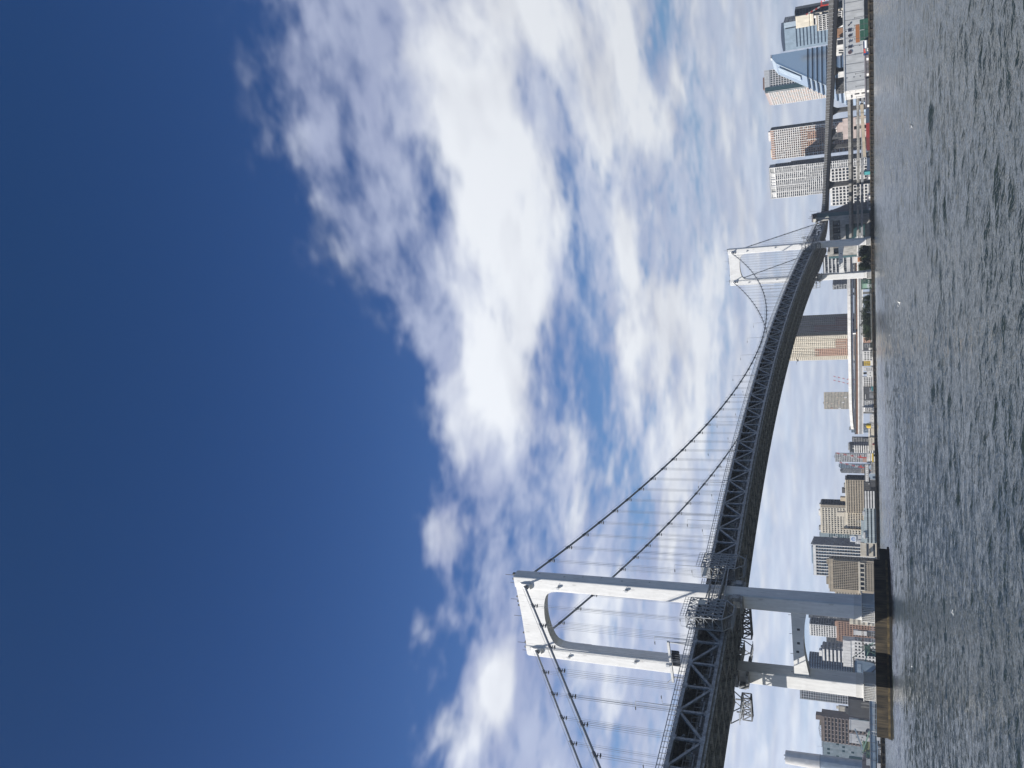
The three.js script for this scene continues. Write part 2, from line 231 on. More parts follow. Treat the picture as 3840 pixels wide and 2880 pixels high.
function rrect(hx, hz, r, n = 5) { const o = []; for (const [cx, cz, a0] of [[hx - r, hz - r, 0], [-hx + r, hz - r, 90], [-hx + r, -hz + r, 180], [hx - r, -hz + r, 270]]) for (let k = 0; k <= n; k++) { const a = (a0 + 90 * k / n) * R; o.push([cx + r * Math.cos(a), cz + r * Math.sin(a)]); } return o; }
function loftLeg(levels) {                                           // levels: [y, halfS, halfZ, radius]
  const m = mb(), rings = levels.map(([y, a, b, r]) => rrect(a, b, r).map(([x, z]) => [x, y, z])), n = rings[0].length;
  const k0 = 0;
  for (let j = 0; j < rings.length; j++) { let per = 0; for (let q = 0; q <= n; q++) { const w = rings[j][q % n], pr = rings[j][(q - 1 + n) % n], nx = rings[j][(q + 1) % n]; if (q) per += Math.hypot(w[0] - pr[0], w[2] - pr[2]); let N = [nx[2] - pr[2], 0, -(nx[0] - pr[0])]; const l = Math.hypot(...N); m.p.push(...w); m.n.push(N[0] / l, 0, N[2] / l); m.u.push(per, w[1]); } }
  for (let j = 0; j < rings.length - 1; j++) for (let q = 0; q < n; q++) { const a = k0 + j * (n + 1) + q, b = a + n + 1; m.i.push(a, b, a + 1, a + 1, b, b + 1); }
  const top = rings[rings.length - 1], k = m.p.length / 3; for (const w of top) { m.p.push(...w); m.n.push(0, 1, 0); m.u.push(w[0], w[2]); } for (let q = 1; q < n - 1; q++) m.i.push(k, k + q + 1, k + q);
  return m;
}
const ARCH = [[12.7, 104], [12.7, 110.9], [12.62, 113], [12.25, 115.2], [11.3, 116.95], [10.2, 117.75], [9.1, 118.2], [7.2, 118.8], [5.1, 119.2], [2.6, 119.5], [0, 119.62]];
function makeTower(s0, label, base, full) {
  const T = group('tower', bridge); T.position.x = s0; T.userData.label = label;
  for (const z of [1, -1]) {
    const L = mesh(loftLeg([[base + 4.2, 3.02, 2.86, 0.6], [58, 2.62, 2.74, 0.65], [129.2, 2.3, 2.68, 0.75], [129.75, 2.1, 2.45, 0.65]]), M.tower, T, 'leg'); L.position.set(0, 0, z * 15.42);
    const foot = mesh(loftLeg([[base + 1.2, 3.06, 2.9, 0.55], [base + 7.3, 3.06, 2.9, 0.55], [base + 7.35, 3.0, 2.8, 0.5]]), M.towerBase, L, 'base_panel'); foot.position.y = -1.2;
    const fins = mb(); for (let k = -4; k <= 4; k++) { for (const e of [-1, 1]) { fins.cbox(e * 3.32, base + 1.9, k * 0.68, 0.6, 3.8, 0.16); fins.cbox(k * 0.72, base + 1.9, e * 3.16, 0.16, 3.8, 0.6); } }
    fins.box(-3.75, 3.75, base - 0.25, base + 0.16, -3.6, 3.6); fins.box(-3.62, 3.62, base + 3.7, base + 3.95, -3.48, 3.48); fins.box(-2.96, 2.96, base + 0.1, base + 3.8, -2.8, 2.8);
    mesh(fins, M.towerBase, L, 'base_stiffeners');
    // saddle house with the cable entering it
    const sad = mb().prism([[-3.4, 123.2], [-1.2, 121.2], [1.2, 121.2], [3.4, 123.6], [3.1, 126.6], [1.3, 128.6], [-1.3, 128.6], [-3.1, 126.4]], -1.0, 1.0); const sd = mesh(sad, M.tower, L, 'saddle_housing'); sd.position.z = -z * 0.92;
    for (const e of [-1, 1]) mesh(mb().tube([[e * 2.9, 124.7, -z * 0.92], [e * 3.9, 124.1, -z * 0.92]], 0.75, 12), M.steelDark, L, 'cable_hood');
    const bits = mb(); for (const [y, q] of [[112, -0.6], [86, 0.7]]) { bits.cbox(-2.95, y, q, 0.8, 0.9, 0.7); bits.bar([-2.7, y + 0.7, q], [-3.6, y + 0.9, q + 0.6], 0.12); }
    for (const y of [120, 110, 103, 96, 88, 78]) bits.cbox(1.2 * Math.sin(y), y, z * 2.76, 0.5, 0.5, 0.14);
    mesh(bits, M.galv, L, 'lamp_bracket');
    const ladder = mb(); if (z < 0) { ladder.bar([-2.9, 62, 2.2], [-2.42, 128, 1.9], 0.08); ladder.bar([-2.9, 62, 1.7], [-2.42, 128, 1.5], 0.08); mesh(ladder, M.galv, L, 'ladder'); }
    const ant = mb(); ant.bar([0.6, 129.5, 1.2], [0.6, 134.2, 1.2], 0.14); ant.bar([-0.8, 129.5, -1.2], [-0.8, 132, -1.2], 0.12); ant.cbox(0.2, 130.2, 2.0, 1.1, 1.2, 0.8); ant.cbox(-1.2, 130.1, 0.8, 0.6, 0.9, 0.6); mesh(ant, M.greyDark, L, 'mast_lights');
    // collar brackets under the deck on the outer side
    const col = mb(); for (const x of [-4.2, 4.2]) { col.box(x - 1.3, x + 1.3, 45.3, 46.2, -2.6, 2.6); col.box(x - 1.1, x + 1.1, 46.2, 48.6, z * 2.5 - 0.7, z * 2.5 + 0.7); col.box(x - 1.3, x + 1.3, 48.8, 50, -2.6, 2.6); } mesh(col, M.steelLight, L, 'bearing_bracket');
  }
  // portal beam with a rounded opening
  const o = []; for (const [z, y] of ARCH) o.push([z, y]); for (let k = ARCH.length - 2; k >= 0; k--) o.push([-ARCH[k][0], ARCH[k][1]]);
  o.push([-13, 104], [-13, 129.35], [0, 129.1], [13, 129.35], [13, 104]);
  const beam = mesh(mb().prism(o, -2.12, 2.12), M.tower, T, 'portal_beam'); beam.rotation.y = Math.PI / 2;
  const rod = mb(); for (const z of [-1.5, 6]) rod.bar([0.3, 129, z], [0.3, 133.6, z], 0.13); for (const z of [4.5, 6.3, 8.4, -8]) rod.cbox(-1.2, 129.7, z, 0.5, 1.1, 0.5); mesh(rod, M.greyDark, T, 'roof_fittings');
  // lower strut, arched below
  const st = [[-12.9, 25.4]]; for (let k = 0; k <= 16; k++) { const z = -12.2 + 24.4 * k / 16; st.push([z, 25.5 + 1.25 * Math.cos(z / 12.2 * Math.PI / 2)]); } st.push([12.9, 25.4], [12.9, 30.3], [-12.9, 30.3]);
  const sm = mesh(mb().prism(st, -2.0, 2.0), M.tower, T, 'strut'); sm.rotation.y = Math.PI / 2;
  const holes = mb(); for (const [z, y] of [[6, 28.2], [-3, 28.8], [0.5, 28.4]]) holes.cbox(-2.03, y, z, 0.1, 0.9, 0.8); for (const z of [-11.5, -4, 4, 11.5]) holes.bar([-1.9, 30.3, z], [-1.9, 31.2, z], 0.1); mesh(holes, M.greyDark, T, 'hatch');
  // cage stairs and the walkway that carries the footway round the outside of the legs
  for (const z of [1, -1]) {
    const D = group('walkway_cage', T); D.position.set(0, topH(s0) - 58.9, z * 18.4);
    for (const [x0, x1] of [[-20.5, -9.8], [9.2, 18.4]]) {
      const f = mb(), zz = [-2.2, 2.2], ys = [46.6, 49.6, 52.6, 55.4, 58.2, 61.2], nx = full ? 6 : 2, lat = 0.26;
      const X = []; for (let k = 0; k <= nx; k++) X.push(lerp(x0, x1, k / nx));
      const inx = (y) => y < 48 ? 0.28 : 0;                            // the cage narrows at its foot
      for (const q of zz) { for (const y of ys) f.bar([lerp(x0, x1, inx(y)), y, q], [lerp(x1, x0, inx(y)), y, q], lat); for (const x of X) f.bar([x, ys[1], q], [x, ys[5], q], lat); for (let k = 0; k < nx; k++) for (let r = 1; r < 5; r++) { f.bar([X[k], ys[r], q], [X[k + 1], ys[r + 1], q], 0.17); if (full && (r + k) % 2) f.bar([X[k + 1], ys[r], q], [X[k], ys[r + 1], q], 0.17); } f.bar([lerp(x0, x1, 0.28), ys[0], q], [x0, ys[1], q], lat); f.bar([lerp(x1, x0, 0.28), ys[0], q], [x1, ys[1], q], lat); }
      for (const x of X) for (const y of ys) f.bar([x, y, -2.2], [x, y, 2.2], 0.2);
      for (const x of [x0, x1]) for (let r = 1; r < 5; r++) f.bar([x, ys[r], -2.2], [x, ys[r + 1], 2.2], 0.17);
      mesh(f, M.lattice, D, 'lattice_frame'); if (full) { const st = mb(); for (let r = 0; r < 4; r++) { const e = r % 2, a0 = x0 + 1.5, b0 = x1 - 1.5; st.bar([e ? a0 : b0, ys[r + 1], 0], [e ? b0 : a0, ys[r + 2], 0], 1.5, 0.3); st.box(x0 + 0.3, x1 - 0.3, ys[r + 1] - 0.1, ys[r + 1] + 0.06, -2, 2); } mesh(st, M.steelDark, D, 'stair_flight'); }
      const floor = mb(); floor.box(x0, x1, 52.4, 52.6, -2, 2); floor.box(x0, x1, 58.0, 58.2, -2, 2); mesh(floor, M.steelDark, D, 'landing');
      const lights = mb(); for (let k = 0; k < 5; k++) lights.cbox(lerp(x0, x1, 0.1 + 0.2 * k), 60.2 + 0.5 * (k % 2), z * 1.9, 1.0, 0.8, 0.5); mesh(lights, M.galv, D, 'floodlight');
      const top = mb(); for (let k = 0; k <= 8; k++) top.bar([lerp(x0, x1, k / 8), 61.2, z * 2.2], [lerp(x0, x1, k / 8), 63.0, z * 2.2], 0.12); for (const y of [62, 63]) top.bar([x0, y, z * 2.2], [x1, y, z * 2.2], 0.12); mesh(top, M.lattice, D, 'guard_rail');
    }
    const w = mb(); w.box(-9.8, 9.2, 52.2, 52.7, z * 1.0 - 1.2, z * 1.0 + 1.2); for (const y of [53.2, 53.8, 54.6, 56.4]) w.bar([-9.8, y, z * 2.2], [9.2, y, z * 2.2], y > 54 ? 0.3 : 0.12); for (let k = 0; k <= 9; k++) w.bar([-9.8 + 19 * k / 9, 52.5, z * 2.2], [-9.8 + 19 * k / 9, 56.4, z * 2.2], 0.16); w.bar([-9.8, 50.4, z * 2.1], [9.2, 51.6, z * 2.1], 0.4); w.bar([-9.8, 55.6, z * 1.4], [2, 56.6, z * 1.4], 0.55); mesh(w, M.steelLight, D, 'footway');
    const scr = mb(); scr.box(3.6, 8, 58.6, 59.8, z * 2.3 - 0.2, z * 2.3 + 0.2); scr.box(-13.5, -11, 56, 58.4, z * 2.35 - 0.1, z * 2.35 + 0.1); if (full) mesh(scr, M.panelWhite, D, 'white_panel');
  }
  return T;
}
makeTower(0, 'near tower of the bridge, with both legs on dark blocks in the water', 4.7, true);
makeTower(SPAN, 'far tower of the bridge, small, at the waterfront', 3.0, false);

// caisson blocks of the near tower, each with its own wet band and a lower step
for (const [z0, z1, l] of [[5.8, 24.6, 'near block of the tower pier'], [-27.6, -7.4, 'far block of the tower pier']]) {
  const P = group('pier_block', bridge); P.userData.label = l;
  mesh(mb().box(-9.6, 14.5, 1.2, 4.72, z0, z1), M.pier, P, 'concrete_block');
  mesh(mb().box(-9.75, 14.7, 0.55, 1.25, z0 - 0.15, z1 + 0.15), M.pierAlgae, P, 'algae_band');
  mesh(mb().box(-9.9, 22.5, -6, 0.6, z0 - 0.3, z1 + 0.3), M.pierDark, P, 'wet_footing');
  mesh(mb().box(14.4, 22, -3, 2.9, z0 + 0.4, z1 - 0.2), M.pierDark, P, 'lower_step');
  const rail = mb(); for (let k = 0; k <= 9; k++) { const z = lerp(z0 + 0.4, z1 - 0.4, k / 9); rail.bar([-9.3, 4.7, z], [-9.3, 5.7, z], 0.07); } for (const y of [5.2, 5.7]) rail.bar([-9.3, y, z0 + 0.4], [-9.3, y, z1 - 0.4], 0.06); mesh(rail, M.galv, P, 'hand_rail');
  const j = mb(); for (let k = 1; k < 5; k++) { const z = lerp(z0, z1, k / 5); j.box(-9.63, -9.58, 1.3, 4.7, z - 0.05, z + 0.05); } mesh(j, M.pierDark, P, 'joint');
}
{ const P = group('quay_footing', bridge); P.position.x = SPAN; P.userData.label = 'stone footing of the far tower'; for (const z of [15.4, -15.4]) mesh(mb().box(-7, 7, -3, 3.0, z - 7, z + 7), M.quay, P, 'concrete_block'); }

// stiffening trusses: Warren bracing with posts, one pair for each span
function nodesOf(span) { const a = []; if (span === 0) for (let k = 0; k <= 9; k++) a.push(SIDE0 - SPITCH * k); if (span === 1) for (let k = 0; k <= 52; k++) a.push(N0 + PITCH * k); if (span === 2) for (let k = 0; k <= 9; k++) a.push(SPAN + 14.3 + SPITCH * k); return a; }
const BACK = (s) => -1;
[0, 1, 2].forEach((span) => {
  const S = nodesOf(span), far = span === 2;
  for (const z of [14.5, -14.5]) {
    const T = group('stiffening_truss', bridge); T.userData.label = ['side span truss', 'main span truss', 'far side span truss'][span] + (z > 0 ? ' on the near side' : ' on the far side');
    S.forEach((s, k) => {
      const y1 = topH(s), y0 = y1 - DEPTH, even = k % 2 === 0;
      mesh(mb().bar([s, y0, z], [s, y1, z], 0.62, 0.72, [1, 0, 0]), M.steel, T, 'post');
      mesh(mb().box(s - 0.95, s + 0.95, y1 - 0.95, y1 + 0.62, z - 0.5, z + 0.5), M.steel, T, 'gusset'); mesh(mb().box(s - 0.95, s + 0.95, y0 - 0.6, y0 + 0.9, z - 0.48, z + 0.48), M.steel, T, 'gusset');
      if (k < S.length - 1) {
        const q = S[k + 1], v1 = topH(q), v0 = v1 - DEPTH;
        const up = span === 1 ? even : !even;                        // which way this panel's diagonal leans
        mesh(up ? mb().bar([s, y0, z], [q, v1, z], 0.62, 0.74) : mb().bar([s, y1, z], [q, v0, z], 0.62, 0.74), M.steel, T, 'diagonal');
        mesh(mb().bar([s, y1, z], [q, v1, z], 0.86, 1.05), M.steel, T, 'upper_chord');
        mesh(mb().bar([s, y0, z], [q, v0, z], 0.86, 1.0), M.steel, T, 'lower_chord');
      }
    });
  }
});
// decks, run in lengths of one panel
const deckCuts = []; for (let s = -112; s < 686; s += 10.5) deckCuts.push(s);
{
  const up = group('upper_deck', bridge), lo = group('lower_deck', bridge), rails = group('railing', bridge);
  for (let k = 0; k < deckCuts.length - 1; k++) {
    const a = deckCuts[k], b = deckCuts[k + 1], ya = topH(a), yb = topH(b), near = (a > -18 && a < 12) || (a > 555 && a < 580), hw = near ? 12.2 : 13.9;
    const slab = (y0, y1, z0, z1) => mb().hexa([[a, ya + y0, z1], [b, yb + y0, z1], [b, yb + y1, z1], [a, ya + y1, z1], [a, ya + y0, z0], [b, yb + y0, z0], [b, yb + y1, z0], [a, ya + y1, z0]]);
    mesh(slab(0.55, 0.95, -hw, hw), M.asphalt, up, 'road_slab');
    const g = mb(); for (const z of [-hw + 0.4, hw - 0.4]) g.bar([a, ya - 0.1, z], [b, yb - 0.1, z], 0.5, 1.2); for (const z of [-8, -4, 0, 4, 8]) g.bar([a, ya + 0.1, z], [b, yb + 0.1, z], 0.3, 0.9); mesh(g, M.steelDark, up, 'girder', true);
    // lower deck: carriageways at the sides, the guideway between, footways outside
    const l = -DEPTH; for (const [z0, z1] of [[-hw, -11.6], [-11.2, -4.4], [-3.6, 3.6], [4.4, 11.2], [11.6, hw]]) if (Math.abs(z1) <= hw + 0.1 && Math.abs(z0) <= hw + 0.1) mesh(slab(l - 0.35, l - 0.05, z0, z1), M.deckUnder, lo, 'deck_slab');
    const c = mb(); c.bar([a, ya + l - 0.75, -hw + 0.3], [a, ya + l - 0.75, hw - 0.3], 0.5, 0.9, [0, 1, 0]); for (const z of [-11.4, -4, 4, 11.4]) c.bar([a, ya + l - 0.75, z], [b, yb + l - 0.75, z], 0.55, 1.2); for (const z of [-9, -6.5, -2, 2, 6.5, 9]) c.bar([a, ya + l - 0.5, z], [b, yb + l - 0.5, z], 0.25, 0.7); for (const z of [hw - 0.3, 0.3 - hw]) c.bar([a, ya + l - 0.7, z], [b, yb + l - 0.7, z], 0.5, 1.1); mesh(c, M.deckUnder, lo, 'floor_beam');
    for (const z of [3.7, -3.7]) mesh(mb().bar([a, ya + l + 2.7, z], [b, yb + l + 2.7, z], 0.25, 5.4), M.steelDark, lo, 'guideway_wall');
    const q = k % 2 ? 2.2 : 2.9; for (const z of [11.9, -11.9]) mesh(mb().bar([a, ya + l + q, z], [b, yb + l + q, z], 0.34, 0.46), M.steelLight, lo, 'cable_duct');
    for (const z of [13.5, -13.5]) { const f = mb(); for (const y of [0.5, 1.1, 3.1, 5.0]) f.bar([a, ya + l + y, z * 0.85], [b, yb + l + y, z * 0.85], 0.09); for (let r = 0; r < 5; r++) { const s = lerp(a, b, r / 5), y = lerp(ya, yb, r / 5) + l; f.bar([s, y, z * 0.85], [s, y + 5, z * 0.85], 0.13); } mesh(f, M.steel, lo, 'fence'); }
    if (k % 2 === 0) for (const z of [13.7, -13.7]) mesh(mb().bar([a + 5, ya - 2.6, z], [a + 5, ya - 0.3, z * 0.78], 0.4, 0.5), M.steel, up, 'knee_brace');
    // parapets of the upper deck: solid kerb, two rails, posts about every 2.1 m
    for (const z of near ? [12.4, -12.4] : [15, -15]) { const r = mb(); for (const y of [0.9, 1.75, 2.5]) r.bar([a, ya + y, z], [b, yb + y, z], y > 2 ? 0.2 : 0.13); for (let n = 0; n < 5; n++) { const s = lerp(a, b, n / 5), y = lerp(ya, yb, n / 5); r.bar([s, y + 0.3, z], [s, y + 2.5, z], 0.16); } mesh(r, M.lattice, rails, 'railing_panel'); }
    if (k % 3 === 1) { const sg = mb(); sg.box(a + 3, a + 3.1, ya - 4.6, ya - 2.9, 7, 10.2); mesh(sg, M.panelWhite, lo, 'traffic_sign'); }
  }
  // inside the towers the trusses stop: short inner girders carry the decks past the legs
  for (const t of [0, SPAN]) { const g = mb(); for (const z of [12.2, -12.2]) { for (const y of [0, -DEPTH]) g.bar([t - 15, topH(t - 15) + y, z], [t + 15.5, topH(t + 15.5) + y, z], 0.7, 1.1); for (let k = 0; k <= 6; k++) { const s = t - 15 + 30.5 * k / 6; g.bar([s, topH(s) - DEPTH, z], [s, topH(s), z], 0.5); if (k < 6) g.bar([s, topH(s) - (k % 2 ? DEPTH : 0), z], [s + 5.08, topH(s + 5.08) - (k % 2 ? 0 : DEPTH), z], 0.5); } } mesh(g, M.steelDark, up, 'inner_girder'); }
  // inspection gantries slung under the lower deck beside the near tower
  for (const [x, z0, z1] of [[3.5, -3, 12.5], [-8.5, -28, -18.6]]) { const f = mb(), y0 = 44.3, y1 = 47.4; for (const y of [y0, y1]) for (const e of [-1.3, 1.3]) f.bar([x + e, y, z0], [x + e, y, z1], 0.42); const n = Math.round((z1 - z0) / 2.2); for (let k = 0; k <= n; k++) { const z = lerp(z0, z1, k / n), w = lerp(z0, z1, Math.min(1, (k + 1) / n)); for (const e of [-1.3, 1.3]) { f.bar([x + e, y0, z], [x + e, y1, z], 0.28); f.bar([x + e, k % 2 ? y0 : y1, z], [x + e, k % 2 ? y1 : y0, w], 0.28); } f.bar([x - 1.3, y0, z], [x + 1.3, y0, z], 0.28); f.bar([x - 1.3, y1, z], [x + 1.3, y1, z], 0.28); } f.box(x - 1.1, x + 1.1, y0 + 0.1, y0 + 0.3, z0, z1); for (const z of [z0 + 2, z1 - 2]) f.bar([x, y1, z], [x, 49.6, z], 0.4); mesh(f, M.steelDark, bridge, 'inspection_gantry'); }
}
// main cables, their bands, hand ropes and hangers
for (const z of [14.5, -14.5]) {
  const C = group('main_cable', bridge); C.userData.label = z > 0 ? 'near main cable' : 'far main cable';
  const segs = [[-112, 0, 24], [0, SPAN, 120], [SPAN, 686, 24]];
  for (const [a, b, n] of segs) { const pts = []; for (let k = 0; k <= n; k++) { const s = lerp(a, b, k / n); pts.push([s, cableH(s), z]); } mesh(mb().tube(pts, 0.4, 10), M.cable, C, 'cable');
    for (const e of [-0.42, 0.42]) mesh(mb().tube(pts.filter((q) => q[0] > -108 && q[0] < 680).map((q) => [q[0], q[1] + 1.15, q[2] + e]), 0.035, 4), M.rope, C, 'hand_rope'); }
  const hg = group('hangers', bridge); hg.userData.label = z > 0 ? 'near hanger ropes' : 'far hanger ropes';
  for (let span = 0; span < 3; span++) for (const s of nodesOf(span)) {
    const y = cableH(s), dt = topH(s) + 0.6; if (y < dt + 1.2) continue;
    const sl = (cableH(s + 0.1) - cableH(s - 0.1)) / 0.2;
    mesh(mb().tube([[s - 0.75, y - 0.75 * sl, z], [s + 0.75, y + 0.75 * sl, z]], 0.52, 10), M.band, C, 'cable_band');
    const p = mb(); p.bar([s + 0.5, y + 0.3, z], [s + 0.5, y + 1.25, z], 0.1); mesh(p, M.band, C, 'stanchion');
    const r = mb(); for (const ds of [-0.42, 0.42]) for (const e of [-0.36, 0.36]) r.tube([[s + ds, y - 0.2, z + e], [s + ds, dt, z + e * 0.8]], 0.045, 4); r.cbox(s, dt + 0.1, z, 0.95, 0.16, 0.7); r.cbox(s, y - 0.9, z, 1.0, 0.12, 0.8); mesh(r, M.rope, hg, 'hanger');
    const cl2 = mb(); cl2.cbox(s, y - 1.7, z, 1.15, 0.18, 1.0); if (s > -90 && s < 200) mesh(cl2, M.band, hg, 'rope_clamp');
  }
}
const toWorld = (s, y, z) => { bridge.updateMatrixWorld(true); return new THREE.Vector3(s, y, z).applyMatrix4(bridge.matrixWorld).toArray(); };
// lamp posts on the upper deck
{
  const proto = (z, pos) => { const t = thing('street_lamp', z > 0 ? 'slim lamp post on the near parapet of the bridge, its arm over the road' : 'slim lamp post on the far parapet of the bridge, its arm over the road', 'street lamp', pos, bridge.rotation.y, z > 0 ? 'lamp posts along the near edge of the bridge' : 'lamp posts along the far edge of the bridge'); const p = mb().tube([[0, 0, 0], [0, 12.6, 0]], [0.17, 0.09], 6); mesh(p, M.galv, t, 'pole'); mesh(mb().bar([0, 12.5, 0], [0, 12.75, -z * 2.4], 0.12), M.galv, t, 'arm'); mesh(mb().cbox(0, 12.72, -z * 2.6, 0.4, 0.2, 1.1), M.greyDark, t, 'lamp_head'); return t; };
  const A = {}; for (const z of [13.6, -13.6]) for (const s of [-85.5, -54.4, -23.3, 20, 54, 88, 122, 156, 190, 225, 262.6, 297.5, 331.4, 366, 400, 435, 470, 505, 540, 600, 635, 668]) { const pos = toWorld(s, topH(s) + 0.9, z); if (!A[z]) A[z] = proto(Math.sign(z), pos); else { const c = A[z].clone(); c.name = numbered('street_lamp'); c.position.set(...pos); scene.add(c); } }
}
// sign gantry over the side span
{
  const t = thing('sign_gantry', 'pale sign gantry over the upper deck left of the near tower, seen from behind', 'sign gantry', toWorld(-25, topH(-25) + 0.9, 0), bridge.rotation.y);
  mesh(mb().bar([-0.5, 0, 13.2], [0, 8.0, 13.2], 0.35).bar([0.6, 0, 13.2], [0, 8.0, 13.2], 0.28), M.galv, t, 'post'); mesh(mb().bar([0, 0, -0.6], [0, 8.0, -0.6], 0.4), M.galv, t, 'post');
  mesh(mb().bar([0, 7.8, 13.4], [0, 7.6, -2.6], 0.85, 0.75), M.paleGrey, t, 'beam');
  const p = mb(); for (let k = 0; k < 6; k++) p.cbox(0.6, 5.9, 9 - k * 0.95, 0.5, 2.5, 0.5); p.box(0.7, 0.85, 4.8, 7.3, 3.4, 9.5); mesh(p, M.black, t, 'sign_panel');
  mesh(mb().cbox(-0.5, 8.6, 4.4, 0.9, 1.2, 0.9).bar([0, 8, -1.6], [0, 9.6, -3.2], 0.3), M.galv, t, 'camera_arm');
}

// ------------------------------------------------------------------ the bay: one sheet of wind waves round the camera, running out flat to the horizon
{
  const r = rng(21), waves = []; const WIND = 1.30;
  for (let k = 0; k < 56; k++) { const L = 0.34 * Math.pow(1.095, k) * (0.92 + 0.16 * r()), a = WIND + (r() + r() + r() - 1.5) * 0.95, kk = 2 * Math.PI / L; waves.push({ kx: Math.cos(a) * kk, kz: Math.sin(a) * kk, ph: r() * 6.28, A: L * (L < 0.7 ? 0.0066 : L < 1.4 ? 0.0092 : L < 2.6 ? 0.0084 : L < 4.5 ? 0.0050 : L < 10 ? 0.0022 : 0.0010) * (0.7 + 0.6 * r()), L }); }
  const hgt = (x, z, d) => {
    const px = x * 0.045, pz = z * 0.045, gust = 0.5 + 1.0 * fbm(px + 3, pz + 8, 3), wx = x, wz = z; let h = 0;
    for (const w of waves) { if (w.L < d * 0.0045) continue; h += w.A * gust * Math.sin(w.kx * wx + w.kz * wz + w.ph); }
    return h - 0.03;
  };
  const NR = 1650, NA = 500, A0 = -48 * R, A1 = 48 * R, m = { p: [], i: [], u: [] };
  const P = new Float32Array((NR + 1) * (NA + 1) * 3), U = new Float32Array((NR + 1) * (NA + 1) * 2), I = new Uint32Array(NR * NA * 6);
  let q = 0, w = 0;
  for (let j = 0; j <= NR; j++) { const d = 9 * Math.pow(1800 / 9, j / NR); for (let i = 0; i <= NA; i++) { const a = lerp(A0, A1, i / NA), x = d * Math.sin(a), z = -d * Math.cos(a); const edge = Math.min(1, Math.min(i, NA - i) / 12) * Math.min(1, (NR - j) / 30) * Math.min(1, j / 6); P[q * 3] = x; P[q * 3 + 1] = lerp(-0.02, hgt(x, z, d), edge); P[q * 3 + 2] = z; U[q * 2] = x; U[q * 2 + 1] = z; q++; } }
  for (let j = 0; j < NR; j++) for (let i = 0; i < NA; i++) { const a = j * (NA + 1) + i, b = a + NA + 1; I[w++] = a; I[w++] = a + 1; I[w++] = b; I[w++] = a + 1; I[w++] = b + 1; I[w++] = b; }
  const g = new THREE.BufferGeometry(); g.setAttribute('position', new THREE.BufferAttribute(P, 3)); g.setAttribute('uv', new THREE.BufferAttribute(U, 2)); g.setIndex(new THREE.BufferAttribute(I, 1)); g.computeVertexNormals();
  // ripples: tileable height map, metres
  const rip = grayTex(1024, (u, v) => cl(0.5 + (tn(u, v, 20, 38, 31) - 0.5) * 0.42 + (tn(u, v, 46, 90, 32) - 0.5) * 0.3 + (tn(u, v, 120, 200, 33) - 0.5) * 0.2), false); rip.repeat.set(1 / 11, 1 / 11); rip.rotation = 0.15;
  const mat = std([0.024, 0.033, 0.030], 0.10, { bumpMap: rip, bumpScale: 0.075 });
  struct('water', g, mat);
  // the rest of the bay, to the sides and behind: the same sheet laid flat, up to the fan's edge
  const flat = mb(), F = (a, d) => [d * Math.sin(a), -0.02, -d * Math.cos(a)], n = 60;
  for (let k = 0; k < n; k++) { const a = lerp(A1, 2 * Math.PI + A0, k / n), b = lerp(A1, 2 * Math.PI + A0, (k + 1) / n); for (const [d0, d1] of [[9, 60], [60, 400], [400, 1800], [1800, 14000]]) flat.quad(F(a, d0), F(b, d0), F(b, d1), F(a, d1)); }
  for (let k = 0; k < n; k++) { const a = lerp(A0, A1, k / n), b = lerp(A0, A1, (k + 1) / n); flat.quad(F(a, 1800), F(b, 1800), F(b, 14000), F(a, 14000)); }
  for (let k = 0; k < 48; k++) { const a = k / 48 * 2 * Math.PI, b = (k + 1) / 48 * 2 * Math.PI; flat.quad(F(a, 0.01), F(b, 0.01), F(b, 9), F(a, 9)); }
  struct('water', flat, mat);
}

